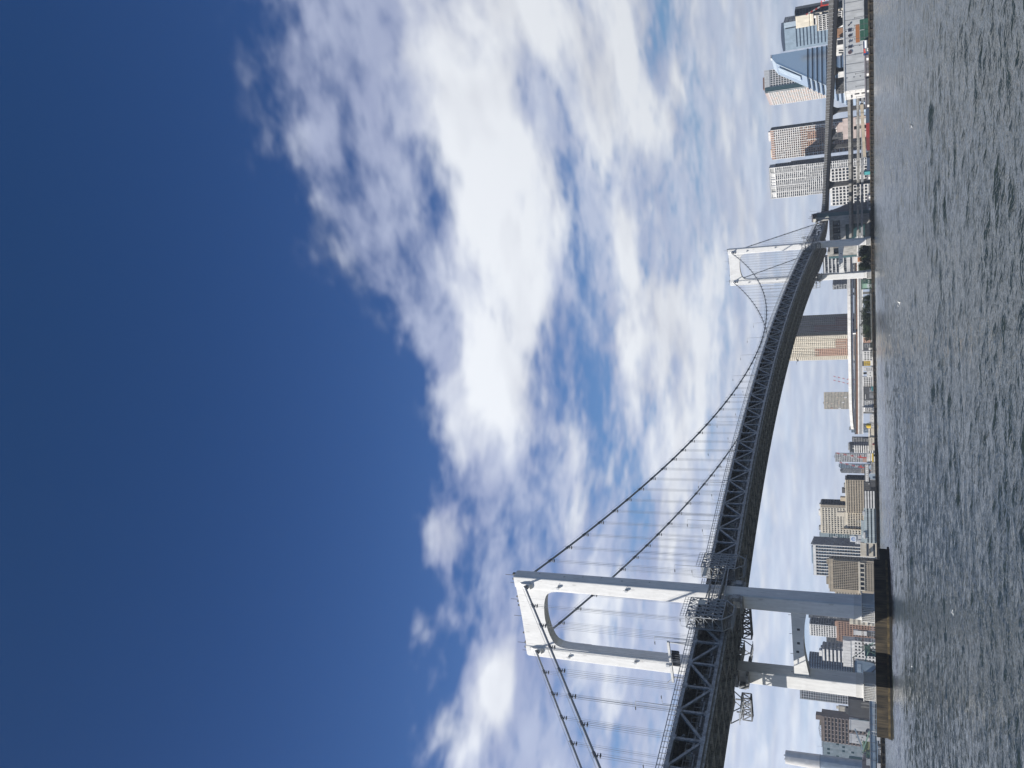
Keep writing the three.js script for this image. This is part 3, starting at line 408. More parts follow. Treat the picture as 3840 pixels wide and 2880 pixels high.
// ------------------------------------------------------------------ land and quay walls
const SHORE = [[2600, 500], [700, 90], [330, -330], [218, -523], [190, -583], [152, -735], [120, -797], [80, -850], [28, -862], [-30, -895], [-62, -893], [-66, -764], [-150, -748], [-212, -655], [-240, -622], [-300, -618], [-700, -600], [-3000, -700]];
{
  const pts = SHORE.concat([[-9000, -1500], [-9000, -14000], [12000, -14000], [12000, 500]]).map(([x, z]) => new THREE.Vector2(x, -z));
  const g = new THREE.ExtrudeGeometry(new THREE.Shape(pts), { depth: 7, bevelEnabled: false }); g.rotateX(-Math.PI / 2); g.translate(0, -4.6, 0);
  struct('ground', g, M.land);
}
{
  const segLen = (a, b) => Math.hypot(b[0] - a[0], b[1] - a[1]);
  for (let k = 1; k < SHORE.length - 2; k++) {
    const a = SHORE[k], b = SHORE[k + 1], L = segLen(a, b); const t = thing('quay_wall', ['', 'dark piled quay wall far out to the right, past the picture edge', 'quay wall with brown fender posts in front of the grey warehouse', 'short quay wall with fender posts at the warehouse end', 'long brown quay wall below the curved viaduct and anchorage', 'quay wall in front of the bridge anchorage', 'low quay wall at the foot of the far bridge tower', 'brown quay wall in front of the dark waterside trees', 'brown quay wall below the small white waterside houses', 'pale quay wall below the yellow round tank', 'short quay return beside the striped sheds', 'low wharf edge in front of the pale teal shed', 'slanting quay between the teal shed and the tower pier', 'short brown quay corner behind the tower pier', 'brown quay wall left of the tower pier under the parked cars', 'quay wall far to the left, past the picture edge', ''][k] || 'quay wall further along the harbour', 'quay wall', [a[0], 0, a[1]], Math.atan2(-(b[1] - a[1]), b[0] - a[0]));
    // local x runs along the wall, the water lies on its -z side
    const c = mb().box(0, L, 1.9, 2.75, -0.9, 0.5); mesh(c, M.quay, t, 'coping');
    const n = Math.max(2, Math.min(60, Math.round(L / 6.5))); const g = mb().cbox(0, 0.5, -0.75, 1.6, 2.7, 0.7).geo();
    for (let q = 0; q < n; q++) { const f = mesh(g, M.quay, t, 'fender_post'); f.position.x = (q + 0.5) * L / n; }
    mesh(mb().box(0, L, -3, 1.9, -0.35, 0.4), M.quayDark, t, 'wall_face');
    const e = mb().box(0, L, -0.6, 0.45, -0.62, -0.3); mesh(e, M.pierDark, t, 'tide_band');
  }
}

// ------------------------------------------------------------------ buildings
const GY = 2.4;
// a building stands on its front right corner: x runs along the front (to -w), z out of the front (back to -d)
class Building {
  constructor(name, label, category, [x, z, turn, w, d, h], mat, o = {}) {
    Object.assign(this, { w, d, h, g: thing(name, label, category, [x, GY, z], turn, o.group) }); this.h = h - GY; this.rand = rng(Math.round(Math.abs(x * 31 + z * 17)));
    if (!o.bare) this.part('wall', mb().box(-w, 0, -3, this.h, -d, 0), mat);
    if (!o.bare && o.parapet !== false) this.part('parapet', mb().box(-w - 0.1, 0.1, this.h, this.h + 0.9, -0.25, 0.12).box(-0.25, 0.12, this.h, this.h + 0.9, -d, -0.25).box(-w - 0.12, -w + 0.25, this.h, this.h + 0.9, -d, -0.25), o.parapetMat || mat);
  }
  part(name, m, mat, stuff) { return mesh(m, mat, this.g, name, stuff); }
  put(m, side, u0, u1, v0, v1, n0, n1) { return side === 'f' ? m.box(-this.w + u0, -this.w + u1, v0, v1, n0, n1) : m.box(n0, n1, v0, v1, -u1, -u0); }
  len(side) { return side === 'f' ? this.w : this.d; }
  // a grid of panes behind standing piers and floor bands
  grid(side, o) {
    const W = this.len(side), u0 = o.u0 ?? 0.3, u1 = o.u1 ?? W - 0.3, v0 = o.v0 ?? 1, v1 = o.v1 ?? this.h - 1, { nx, ny } = o, du = (u1 - u0) / nx, dv = (v1 - v0) / ny, e = o.e ?? 0.45, pw = (o.pier ?? 0.28) * du, sh = (o.band ?? 0.35) * dv, be = o.be ?? e * 0.85;
    const glass = o.glass || [M.glass, M.glassMid, M.glassPale], odds = o.odds || [0.62, 0.9];
    if (o.each) { const geo = side === 'f' ? new THREE.BoxGeometry(du - pw * 0.6, dv - sh * 0.6, 0.08) : new THREE.BoxGeometry(0.08, dv - sh * 0.6, du - pw * 0.6); for (let i = 0; i < nx; i++) for (let j = 0; j < ny; j++) { const r = this.rand(), m = mesh(geo, glass[r < odds[0] ? 0 : r < odds[1] ? 1 : 2] || glass[0], this.g, 'window'); const u = u0 + (i + 0.5) * du, v = v0 + (j + 0.5) * dv; side === 'f' ? m.position.set(-this.w + u, v, 0.05) : m.position.set(0.05, v, -u); } }
    else { const ms = [mb(), mb(), mb()]; for (let i = 0; i < nx; i++) for (let j = 0; j < ny; j++) { const r = this.rand(), k = r < odds[0] ? 0 : r < odds[1] ? 1 : 2, a = u0 + i * du + pw * 0.3, b = v0 + j * dv + sh * 0.3; this.put(ms[k], side, a, a + du - pw * 0.6, b, b + dv - sh * 0.6, 0.01, 0.09); } ms.forEach((m, k) => m.p.length && this.part('window', m, glass[k] || glass[0], true)); }
    const frame = o.frame, P = mb(), F = mb();
    if (pw > 0) for (let i = 0; i <= nx; i++) { const c = u0 + i * du; this.put(P, side, c - pw / 2, c + pw / 2, v0 - sh / 2, v1 + sh / 2, 0.003, e); }
    if (sh > 0) for (let j = 0; j <= ny; j++) { const c = v0 + j * dv; this.put(F, side, u0 - pw / 2 - 0.02, u1 + pw / 2 + 0.02, c - sh / 2, c + sh / 2, 0.004, be); }
    if (P.p.length) this.part('pier', P, frame, true); if (F.p.length) this.part('floor_band', F, o.bandMat || frame, true);
    return this;
  }
  panel(name, side, u0, u1, v0, v1, n, mat, n0 = 0.005) { this.part(name, this.put(mb(), side, u0, u1, v0, v1, n0, n), mat); return this; }
  roof(name, x0, x1, h, z0, z1, mat, y = this.h) { this.part(name, mb().box(x0, x1, y + 0.02, y + h, z0, z1), mat); return this; }
  clutter(n, mat) { const m = mb(); for (let k = 0; k < n; k++) { const x = -this.w * (0.1 + 0.8 * this.rand()), z = -this.d * (0.15 + 0.7 * this.rand()), s = 0.8 + this.rand() * 2.2; m.box(x - s, x + s, this.h, this.h + 0.8 + this.rand() * 2.4, z - s * 0.6, z + s * 0.6); } m.bar([-this.w * 0.4, this.h, -this.d / 2], [-this.w * 0.4, this.h + 7, -this.d / 2], 0.2); this.part('roof_plant', m, mat); return this; }
}
const CITY = (k) => FOOT[k];
const FOOT = {
  houseWindowed: [27.0, -925.0, -0.239, 10.0, 3.9, 11.6],
  houseYellow: [17.3, -930.0, -0.228, 5.3, 1.3, 11.8],
  houseWhiteLow: [6.5, -915.0, -0.217, 5.8, 2.6, 7.6],
  houseFrame: [0.9, -930.0, -0.210, 11.5, 2.6, 12.0],
  shedDark: [-9.2, -925.0, -0.200, 13.9, 1.3, 11.2],
  houseStair: [-30.5, -930.0, -0.316, 4.7, 3.2, 12.3],
  houseLongWhite: [-36.6, -905.0, -0.134, 14.0, 1.5, 5.6],
  creamRow: [-50.4, -900.0, -0.119, 8.8, 1.5, 7.0],
  creamShop: [-59.4, -900.0, -0.109, 12.9, 1.5, 6.9],
  yellowShop: [-70.9, -850.0, -0.126, 9.4, 2.4, 8.7],
  dottedWhite: [-81.4, -850.0, -0.114, 16.8, 1.2, 10.9],
  paleWall: [-73.7, -790.0, -0.082, 9.4, 1.3, 4.9],
  tentA: [-78.7, -815.0, -0.113, 5.6, 1.1, 8.2],
  tentB: [-84.5, -800.0, -0.104, 5.3, 1.1, 8.3],
  houseDarkRoof: [35.3, -935.0, -0.247, 7.6, 4.0, 10.8],
  houseGreyR: [-23.4, -930.0, -0.237, 6.8, 2.1, 10.9],
  greenClinic: [98.0, -905.0, -0.352, 10.1, 2.2, 11.5],
  whiteClub: [124.6, -930.0, -0.378, 6.4, 2.2, 19.4],
  blueShed: [91.3, -880.0, -0.348, 4.5, 1.1, 9.9],
  houseShop2: [10.4, -900.0, -0.186, 3.5, 1.5, 10.2],
  tealOffice: [-440.8, -1080.0, 0.143, 22.0, 13.2, 65.4],
  brownSlab: [-372.7, -980.0, 0.014, 27.3, 22.3, 60.7],
  whiteGridTower: [-436.1, -1250.0, 0.126, 17.9, 10.8, 104.0],
  creamBlock: [-421.8, -1150.0, 0.090, 6.3, 6.3, 49.2],
  darkShed: [-260.9, -730.0, -0.006, 13.9, 6.6, 25.1],
  whiteShedA: [-271.7, -715.0, 0.101, 8.0, 6.2, 24.2],
  whiteShedB: [-291.0, -735.0, 0.115, 7.1, 1.6, 24.7],
  yellowGreenHut: [-281.7, -700.0, 0.173, 7.1, 1.9, 14.4],
  stripedTower: [-364.7, -1200.0, -0.194, 17.2, 18.6, 70.7],
  whiteSquareGrid: [-262.8, -900.0, -0.100, 27.5, 10.4, 34.1],
  redBrick: [-271.4, -1000.0, -0.084, 22.7, 3.4, 44.0],
  paleTower: [-346.5, -1250.0, -0.253, 18.1, 17.0, 89.9],
  darkSliver: [-356.1, -1350.0, -0.091, 9.6, 6.9, 97.6],
  creamLow: [-212.4, -800.0, -0.090, 6.8, 4.0, 24.8],
  greyBehind: [-420.2, -1450.0, -0.067, 10.7, 3.7, 77.6],
  whiteBox: [-213.0, -760.0, -0.076, 3.9, 3.2, 20.8],
  tanHotel: [-182.1, -900.0, -0.045, 33.4, 12.1, 45.8],
  ribTower: [-224.5, -1200.0, -0.234, 44.7, 26.7, 80.3],
  signBlock: [-144.9, -830.0, -0.002, 7.9, 2.8, 19.5],
  tealSlim: [-230.2, -1330.0, -0.038, 13.3, 3.8, 78.7],
  creamWide: [-162.8, -1150.0, -0.174, 38.3, 21.4, 67.1],
  tanBlock: [-107.4, -950.0, -0.202, 36.8, 14.7, 30.9],
  creamAnnex: [-144.5, -965.0, -0.165, 17.9, 7.4, 33.2],
  tealLow: [-113.7, -790.0, -0.067, 30.7, 1.1, 11.5],
  tealLowRear: [-128.1, -812.0, -0.053, 20.1, 1.1, 14.1],
  stripedLow: [-98.0, -785.0, -0.085, 15.2, 3.3, 11.2],
  darkLow: [-92.1, -800.0, -0.095, 7.9, 2.3, 11.2],
  creamWharf: [-145.9, -800.0, -0.029, 12.1, 3.4, 14.9],
  beigeFarTower: [-29.7, -1900.0, -0.124, 36.2, 4.1, 97.0],
  farSlabA: [-140.5, -2600.0, -0.121, 9.4, 5.6, 63.4],
  farSlabB: [-146.6, -2600.0, -0.118, 10.9, 6.5, 59.2],
  farSlabC: [-132.8, -2600.0, -0.124, 7.8, 8.9, 52.6],
  roundGrey: [-85.6, -1300.0, -0.283, 6.9, 3.4, 30.3],
  whiteStriped: [-95.2, -1280.0, -0.380, 12.2, 10.4, 33.6],
  farGreyTowerA: [-167.6, -2000.0, -0.126, 19.4, 5.7, 80.7],
  farGreyTowerB: [-200.8, -2100.0, -0.114, 10.8, 9.0, 75.0],
  farGreyTowerC: [-196.2, -1950.0, -0.109, 10.0, 2.8, 67.4],
  brownTwin: [67.1, -1400.0, -0.781, 51.8, 49.8, 128.3],
  whitePale: [364.0, -1500.0, -0.500, 53.9, 22, 159.8],
  whitePaleSide: [376.9, -1540.0, -0.502, 22.6, 19.4, 127.5],
  brownPale: [441.4, -1545.0, -0.523, 52.7, 18.9, 161.1],
  whiteGridCorner: [561.4, -1700.0, -1.610, 96.5, 42.0, 186.0],
  blueGlass: [458.9, -1130.0, -0.595, 35.0, 31.2, 101.2],
  creamSite: [394.5, -960.0, -0.634, 12.5, 2.2, 73.0],
  scaffoldBlock: [379.6, -930.0, -0.632, 16.0, 2.1, 50.2],
  whiteFrame: [248.3, -1060.0, -0.440, 44.6, 3.0, 45.2],
  pinkStep: [264.4, -930.0, -0.521, 9.6, 2.2, 32.4],
  pinkStepLow: [263.6, -915.0, -0.525, 21.1, 2.1, 26.1],
  darkStep: [260.6, -940.0, -0.515, 10.0, 4.5, 37.5],
  brownBox: [322.9, -830.0, -0.615, 8.3, 2.8, 28.7],
  whiteBoxE: [326.8, -820.0, -0.624, 6.5, 2.8, 26.0],
  whiteBoxW: [279.3, -820.0, -0.573, 5.0, 2.9, 26.8],
  carPark: [313.1, -830.0, -0.605, 14.8, 2.9, 29.7],
  darkBox: [283.7, -850.0, -0.566, 14.1, 3.0, 30.3],
  greyLouvre: [147.7, -1080.0, -0.380, 20.8, 6.6, 55.2],
  greySmall: [156.9, -1500.0, -0.453, 8.5, 26.3, 60.7],
};

// --- left of the near tower
{ const h = new Building('hall', 'mauve-grey round-roofed hall with a white square panel, left edge of the picture', 'hall', [-345.4, -830, 0.22, 34, 40, 17], M.mauve, { bare: true });
  const o = [[-34, 0], [0, 0], [0, 9]]; for (let k = 0; k <= 10; k++) { const a = k / 10 * Math.PI / 2; o.push([-7 + 7 * Math.cos(a), 9 + 6.5 * Math.sin(a)]); } o.push([-34, 15.5]); h.part('wall', mb().prism(o, -40, 0), M.mauve); h.panel('white_panel', 'f', 24.6, 30.4, 3, 12, 0.3, M.white); h.part('window', mb().box(-6.6, -5.4, 4, 5.2, 0.3, 0.36), M.glass); h.part('roof_seam', mb().bar([-7, 15.55, 0.05], [0, 4, 0.05], 0.5, 0.2), M.greyDark); }
{ const t = thing('chimney', 'tall rounded incinerator chimney, cream above and blue-grey below, at the left edge', 'chimney', [-389.5, GY, -900], 0.2);
  const up = loftLeg([[56, 7.0, 6.6, 5.2], [88.9, 6.4, 6.0, 4.9], [89.6, 6.2, 5.8, 4.8]]), lo = loftLeg([[-1, 7.6, 7.2, 5.4], [56, 7.0, 6.6, 5.2]]); mesh(up, M.white, t, 'upper_shaft'); mesh(lo, M.bluePale, t, 'lower_shaft'); mesh(mb().cyl(1.5, 89.6, 91.3, 0, 0.5).cyl(-2, 89.6, 90.8, 1, 0.4), M.greyDark, t, 'flue'); mesh(loftLeg([[55.7, 7.12, 6.72, 5.25], [56.3, 7.12, 6.72, 5.25]]), M.grey, t, 'ring'); }
{ const b = new Building('office_building', 'pale teal curtain-wall office half hidden behind the rounded chimney', 'office', CITY('tealOffice'), M.tealPale); b.grid('f', { nx: 9, ny: 18, glass: [M.teal, M.tealPale, M.glassTeal], odds: [0.6, 0.92], frame: M.tealPale, e: 0.08, pier: 0.1, band: 0.12 }); b.panel('window', 'f', 4, 9, 10, 34, 0.25, M.glassTeal); b.clutter(3, M.grey); }
{ const b = new Building('apartment_tower', 'brown-grey slab of flats with pale balcony bands and a lattice on its roof', 'apartment block', CITY('brownSlab'), M.greyBrown); b.grid('f', { nx: 6, ny: 14, v0: 6, v1: b.h - 2, frame: M.pink, bandMat: M.greyBrown, glass: [M.glassBrown, M.glass, M.glassMid], e: 0.9, pier: 0.14, band: 0.42, be: 1.2 }); b.roof('lift_tower', -5, 0, 6.5, -12, -1, M.greyBrown).roof('roof_house', -12, -6, 2.6, -10, -4, M.tanDark);
  const l = mb(); for (let k = 0; k < 10; k++) { const x = -25 + k * 1.9; l.bar([x, b.h, -3], [x + 1.9, b.h + 3.6 - Math.abs(k - 4.5) * 0.4, -3], 0.25); l.bar([x + 1.9, b.h, -3], [x, b.h + 3.6 - Math.abs(k - 4.5) * 0.4, -3], 0.25); } l.bar([-25, b.h + 2.2, -3], [-15, b.h + 3.6, -3], 0.3).bar([-15, b.h + 3.6, -3], [-6, b.h + 2.2, -3], 0.3); b.part('roof_lattice', l, M.greyDark); }
{ const b = new Building('apartment_tower', 'slender tower of white-framed balconies beside the left leg of the near tower', 'apartment tower', CITY('whiteGridTower'), M.grey); b.grid('f', { nx: 5, ny: 31, frame: M.white, glass: [M.glass, M.glassMid, M.glassBrown], e: 1.0, pier: 0.2, band: 0.3, be: 1.4 }).grid('r', { nx: 3, ny: 31, frame: M.white, e: 0.8 }); b.clutter(3, M.grey); }
{ const b = new Building('office_building', 'little cream block with a stepped top behind the dark shed', 'office', CITY('creamBlock'), M.cream); b.grid('f', { nx: 4, ny: 9, frame: M.cream, e: 0.3, v1: b.h - 6 }); b.roof('roof_house', -4, -1, 3.6, -5, -2, M.cream); }
{ const b = new Building('warehouse', 'dark grey windowless shed beside the left leg of the near tower', 'warehouse', CITY('darkShed'), M.greyDark); b.roof('roof_house', -13, -8, 3, -5, -1, M.greyDark); for (let k = 0; k < 5; k++) b.panel('wall_panel', 'f', 7 + k * 1.35, 8.2 + k * 1.35, 3, 13 + k % 2, 0.15, k % 2 ? M.concrete : M.concreteDark); b.panel('door', 'f', 3.2, 5.4, 0.5, 3.2, 0.2, M.mint); b.panel('door', 'f', 9.5, 11, 0.5, 3.4, 0.3, M.mint); }
{ const b = new Building('warehouse', 'white silo house with two horizontal grey tanks in front, left of the tower', 'warehouse', CITY('whiteShedA'), M.white); b.panel('stair_tower', 'r', 0, 3, 0, b.h - 2, 0.6, M.tealPale); b.part('wall_panel', mb().box(0.65, 0.75, 2, b.h - 6, -2.6, -0.4), M.glassTeal); for (const [u, v] of [[1.8, 6], [3.4, 6], [1.8, 9], [3.4, 3.6]]) b.panel('window', 'f', u, u + 0.7, v, v + 0.8, 0.06, M.glass);
  for (const [x, l] of [[-4.4, 'front'], [1.2, 'rear']]) { const t = thing('storage_tank', l === 'front' ? 'upright blue-grey tank in front of the white silo house' : 'upright blue-grey tank at the right side of the white silo house', 'tank', [-276 + (l === 'front' ? 0 : -6), GY, -706 - (l === 'front' ? 0 : 6)]); mesh(mb().cyl(0, 0, 9.5, 0, 2.4, 2.4, 20), M.grey, t, 'shell'); mesh(mb().cyl(0, 9.5, 10.6, 0, 2.4, 0.4, 20), M.greyDark, t, 'dome'); mesh(mb().cyl(0, 6, 6.4, 0, 2.5, 2.5, 20), M.greyDark, t, 'hoop'); } }
{ const b = new Building('warehouse', 'white cement store with a row of small square openings near the left quay', 'warehouse', CITY('whiteShedB'), M.white); for (const [u, v] of [[1, 13], [3, 14], [5.2, 13.2], [1.2, 17], [4.8, 17.5], [2.2, 8]]) b.panel('window', 'f', u, u + 0.6, v, v + 0.8, 0.06, M.glass); b.roof('ridge_vent', -6.8, -0.3, 1, -1.2, -0.4, M.paleGrey); }
{ const b = new Building('hut', 'yellow-green quay hut with dark doors under the left crane', 'hut', CITY('yellowGreenHut'), M.olive); b.panel('door', 'f', 1, 3.4, 0, 8, 0.1, M.tealDark); b.panel('door', 'f', 4.2, 5.4, 0, 5, 0.1, M.glass); b.roof('roof_slab', -7.4, 0.3, 0.5, -2, 0.6, M.mint); }

// --- between the legs
{ const t = thing('apartment_tower', 'dark navy round tower ringed with balconies behind the left leg', 'apartment tower', [-426, GY, -1312], 0); const r = 19, h = 93; mesh(mb().cyl(0, -3, h, 0, r, r, 40), M.navy, t, 'wall'); const f = mb(); for (let k = 1; k < 27; k++) f.cyl(0, k * 3.42, k * 3.42 + 1.1, 0, r + 0.9, r + 0.9, 40); mesh(f, M.blueGrey, t, 'floor_band', true); const p = mb(); for (let k = 0; k < 24; k++) { const a = k / 24 * 6.283; p.cbox(Math.cos(a) * (r + 0.6), h / 2, Math.sin(a) * (r + 0.6), 0.8, h, 0.8); } mesh(p, M.navy, t, 'pier', true); mesh(mb().cyl(0, h, h + 2, 0, 6, 6, 20), M.greyDark, t, 'roof_house'); }
{ const b = new Building('apartment_tower', 'block with bold white and dark balcony stripes and a white roof box', 'apartment block', CITY('stripedTower'), M.navy); b.grid('f', { nx: 3, ny: 13, glass: [M.navy, M.glass, M.glassMid], frame: M.white, e: 0.3, pier: 0, band: 0.5, be: 1.3, v0: 4 }).grid('r', { nx: 5, ny: 13, frame: M.grey, glass: [M.navy, M.glass, M.glassMid], e: 0.3, pier: 0.1, band: 0.42, be: 1.0, v0: 4 }); b.roof('roof_house', -13, -5, 5, -10, -3, M.white).roof('roof_box', -6, -1.5, 3, -12, -6, M.grey); }
{ const b = new Building('office_building', 'white office of small square windows under a blank panelled top, beside the green crane', 'office', CITY('whiteSquareGrid'), M.white); b.grid('f', { nx: 8, ny: 6, v0: 3, v1: 22, each: true, frame: M.white, e: 0.5, pier: 0.42, band: 0.48, glass: [M.glass, M.glassMid, M.glassPale] }); for (let k = 0; k < 8; k++) b.panel('wall_panel', 'f', 0.35 + k * 3.36, 3.5 + k * 3.36, b.h - 6.4, b.h - 0.2, 0.3, M.white); b.grid('r', { nx: 4, ny: 6, v0: 3, v1: 22, frame: M.white, e: 0.3 }); b.clutter(2, M.grey); }
{ const b = new Building('apartment_tower', 'terracotta-brown flats with a gridded front between the bridge legs', 'apartment block', CITY('redBrick'), M.brownPink); b.grid('f', { nx: 10, ny: 13, v0: 2, each: false, frame: M.brownPink, glass: [M.glassBrown, M.glass, M.glassMid], e: 0.8, pier: 0.3, band: 0.42 }); b.roof('roof_house', -6, -1, 2.4, -3, -0.6, M.brownPink); }
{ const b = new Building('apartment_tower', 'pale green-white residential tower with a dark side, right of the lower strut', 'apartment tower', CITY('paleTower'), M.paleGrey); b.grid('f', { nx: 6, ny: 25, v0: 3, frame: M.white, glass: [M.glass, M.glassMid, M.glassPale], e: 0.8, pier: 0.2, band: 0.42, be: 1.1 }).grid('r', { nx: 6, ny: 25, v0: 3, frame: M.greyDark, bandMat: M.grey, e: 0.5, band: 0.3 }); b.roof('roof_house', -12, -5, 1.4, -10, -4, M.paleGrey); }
{ const b = new Building('office_building', 'sliver of a dark blue tower showing just left of the right leg', 'office', CITY('darkSliver'), M.navy); b.grid('f', { nx: 4, ny: 26, frame: M.greyDark, e: 0.2, pier: 0.15, band: 0.4 }); }
{ const b = new Building('office_building', 'low cream office hard against the foot of the right leg', 'office', CITY('creamLow'), M.cream); b.grid('f', { nx: 6, ny: 5, v0: 2, each: true, frame: M.cream, e: 0.25, pier: 0.4, band: 0.5 }); b.panel('awning', 'f', 0.5, 6.4, 8.2, 8.6, 1.4, M.paleGrey); }
{ const b = new Building('office_building', 'plain slate-grey block behind the striped flats', 'office', CITY('greyBehind'), M.greyDark); b.grid('f', { nx: 5, ny: 18, frame: M.greyDark, e: 0.2, pier: 0.2, band: 0.45, glass: [M.glass, M.greyDark, M.glassMid] }); }
{ const b = new Building('hut', 'plain white box-shaped plant house in front of the terracotta flats', 'plant house', CITY('whiteBox'), M.white); b.panel('louvre', 'r', 0.4, 2.6, 8, 16, 0.1, M.greyDark); b.panel('base', 'f', 0.1, 3.8, 0, 9, 0.2, M.greyDark); }

// --- right of the near tower
{ const b = new Building('hotel', 'tan hotel with a deep egg-crate window grid over a row of large openings', 'hotel', CITY('tanHotel'), M.tan); const top = b.h;
  b.grid('f', { nx: 17, ny: 12, u0: 3.4, u1: b.w - 1.6, v0: 17.2, v1: top - 2.6, frame: M.tan, odds: [0.92, 0.98], glass: [M.glass, M.glassMid, M.glassBrown], e: 0.9, pier: 0.32, band: 0.34, be: 0.7 });
  b.panel('cornice', 'f', 0.6, b.w - 0.8, 15.4, 17, 0.9, M.cream); b.grid('f', { nx: 6, ny: 1, u0: 3.6, u1: b.w - 2.6, v0: 11.4, v1: 15.2, each: true, frame: M.cream, e: 0.8, pier: 0.26, band: 0.12, odds: [1, 1] }); b.grid('f', { nx: 13, ny: 4, u0: 3.4, u1: b.w - 2.4, v0: 1.5, v1: 11, each: true, frame: M.tanDark, bandMat: M.tan, e: 0.3, pier: 0.55, band: 0.5, odds: [1, 1] });
  b.grid('r', { nx: 3, ny: 16, frame: M.tanDark, e: 0.4, u0: 1, u1: b.d - 1 }); b.part('wing', mb().box(-b.w - 4, -b.w, -2, top - 4, -9, -1), M.tanDark); const f = mb(); for (let k = 0; k < 14; k++) f.box(-b.w - 4, -b.w, 4 + k * 2.6, 5 + k * 2.6, -1, -0.4); b.part('wing_balcony', f, M.cream, true); b.roof('roof_house', -27, -20, 4, -8, -3, M.tanDark).roof('roof_crown', -31, -4, 1.8, -7, -2, M.tan); b.roof('lift_house', -6, -1, 3.4, -7, -2, M.tanDark); }
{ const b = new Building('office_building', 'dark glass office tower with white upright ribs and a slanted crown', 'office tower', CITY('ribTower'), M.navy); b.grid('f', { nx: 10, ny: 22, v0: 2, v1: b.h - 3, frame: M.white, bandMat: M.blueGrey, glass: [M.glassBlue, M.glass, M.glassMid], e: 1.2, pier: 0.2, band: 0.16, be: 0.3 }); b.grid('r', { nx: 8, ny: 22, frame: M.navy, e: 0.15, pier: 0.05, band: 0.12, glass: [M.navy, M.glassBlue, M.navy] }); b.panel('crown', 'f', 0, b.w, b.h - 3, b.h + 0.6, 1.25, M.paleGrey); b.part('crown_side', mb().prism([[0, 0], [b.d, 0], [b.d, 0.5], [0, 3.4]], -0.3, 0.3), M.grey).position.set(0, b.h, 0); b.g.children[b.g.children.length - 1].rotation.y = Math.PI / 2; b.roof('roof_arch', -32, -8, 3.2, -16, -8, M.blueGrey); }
{ const b = new Building('sign_building', 'small white block carrying a square sign with a blue ring emblem', 'building', CITY('signBlock'), M.white); b.panel('lower_front', 'f', 0.1, 3.6, b.h - 10.5, b.h - 1, 0.4, M.white);
  const c = document.createElement('canvas'); c.width = c.height = 128; const x = c.getContext('2d'); x.fillStyle = '#eef1f4'; x.fillRect(0, 0, 128, 128); x.strokeStyle = '#3f7fc8'; x.lineWidth = 9; x.beginPath(); x.arc(64, 64, 38, 0, 7); x.stroke(); x.beginPath(); x.moveTo(64, 26); x.lineTo(38, 92); x.moveTo(64, 26); x.lineTo(90, 92); x.lineWidth = 7; x.stroke(); x.beginPath(); x.moveTo(30, 56); x.lineTo(98, 56); x.stroke();
  const t = new THREE.CanvasTexture(c); t.colorSpace = THREE.SRGBColorSpace; const s = mesh(new THREE.PlaneGeometry(5.2, 5.2), new THREE.MeshStandardMaterial({ map: t, roughness: 0.5 }), b.g, 'sign_face'); s.position.set(-3.4, b.h + 2.6, 0.42); b.part('sign_board', mb().box(-6.2, -0.6, b.h, b.h + 5.4, -0.3, 0.4), M.white); }
{ const b = new Building('office_building', 'narrow teal glass block squeezed between the ribbed tower and the cream flats', 'office', CITY('tealSlim'), M.teal); b.grid('f', { nx: 6, ny: 20, frame: M.tealPale, glass: [M.glassTeal, M.tealDark, M.teal], e: 0.2, pier: 0.12, band: 0.35, v1: b.h - 12 }); b.panel('white_panel', 'f', 0.4, 8, b.h - 24, b.h - 18, 0.4, M.white); }
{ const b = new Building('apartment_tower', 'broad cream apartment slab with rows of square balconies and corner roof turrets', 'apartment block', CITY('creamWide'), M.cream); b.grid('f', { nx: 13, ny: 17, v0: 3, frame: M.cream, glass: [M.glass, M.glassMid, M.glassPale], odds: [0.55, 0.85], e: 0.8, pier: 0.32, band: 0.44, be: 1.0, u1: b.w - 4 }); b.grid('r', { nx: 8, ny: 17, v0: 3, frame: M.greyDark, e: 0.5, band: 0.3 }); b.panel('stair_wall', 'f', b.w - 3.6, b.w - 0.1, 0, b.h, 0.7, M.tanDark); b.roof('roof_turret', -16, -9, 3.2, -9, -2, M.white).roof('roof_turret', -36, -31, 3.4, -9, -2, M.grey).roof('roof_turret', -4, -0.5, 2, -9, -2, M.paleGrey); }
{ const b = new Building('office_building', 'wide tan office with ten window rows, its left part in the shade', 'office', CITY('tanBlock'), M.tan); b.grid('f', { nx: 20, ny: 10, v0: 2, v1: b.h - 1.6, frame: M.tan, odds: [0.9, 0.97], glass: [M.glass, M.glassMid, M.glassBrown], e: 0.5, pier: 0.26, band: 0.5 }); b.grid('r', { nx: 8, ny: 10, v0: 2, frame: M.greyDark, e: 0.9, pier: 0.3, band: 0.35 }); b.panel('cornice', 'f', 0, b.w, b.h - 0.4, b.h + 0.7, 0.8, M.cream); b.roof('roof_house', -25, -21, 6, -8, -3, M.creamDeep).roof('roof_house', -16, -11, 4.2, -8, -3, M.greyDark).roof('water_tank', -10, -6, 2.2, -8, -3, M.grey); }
{ const b = new Building('office_building', 'cream annex with flared lower balconies joined to the wide tan office', 'office', CITY('creamAnnex'), M.cream); b.grid('f', { nx: 9, ny: 10, v0: 2, v1: b.h - 3, frame: M.cream, glass: [M.glass, M.glassMid, M.glassBrown], e: 0.8, pier: 0.22, band: 0.4 }); b.roof('roof_house', -5, -0.5, 7.5, -6, -1, M.cream); b.panel('fin_wall', 'f', -0.2, 0.4, 0, b.h + 3, 2.4, M.creamDeep); }
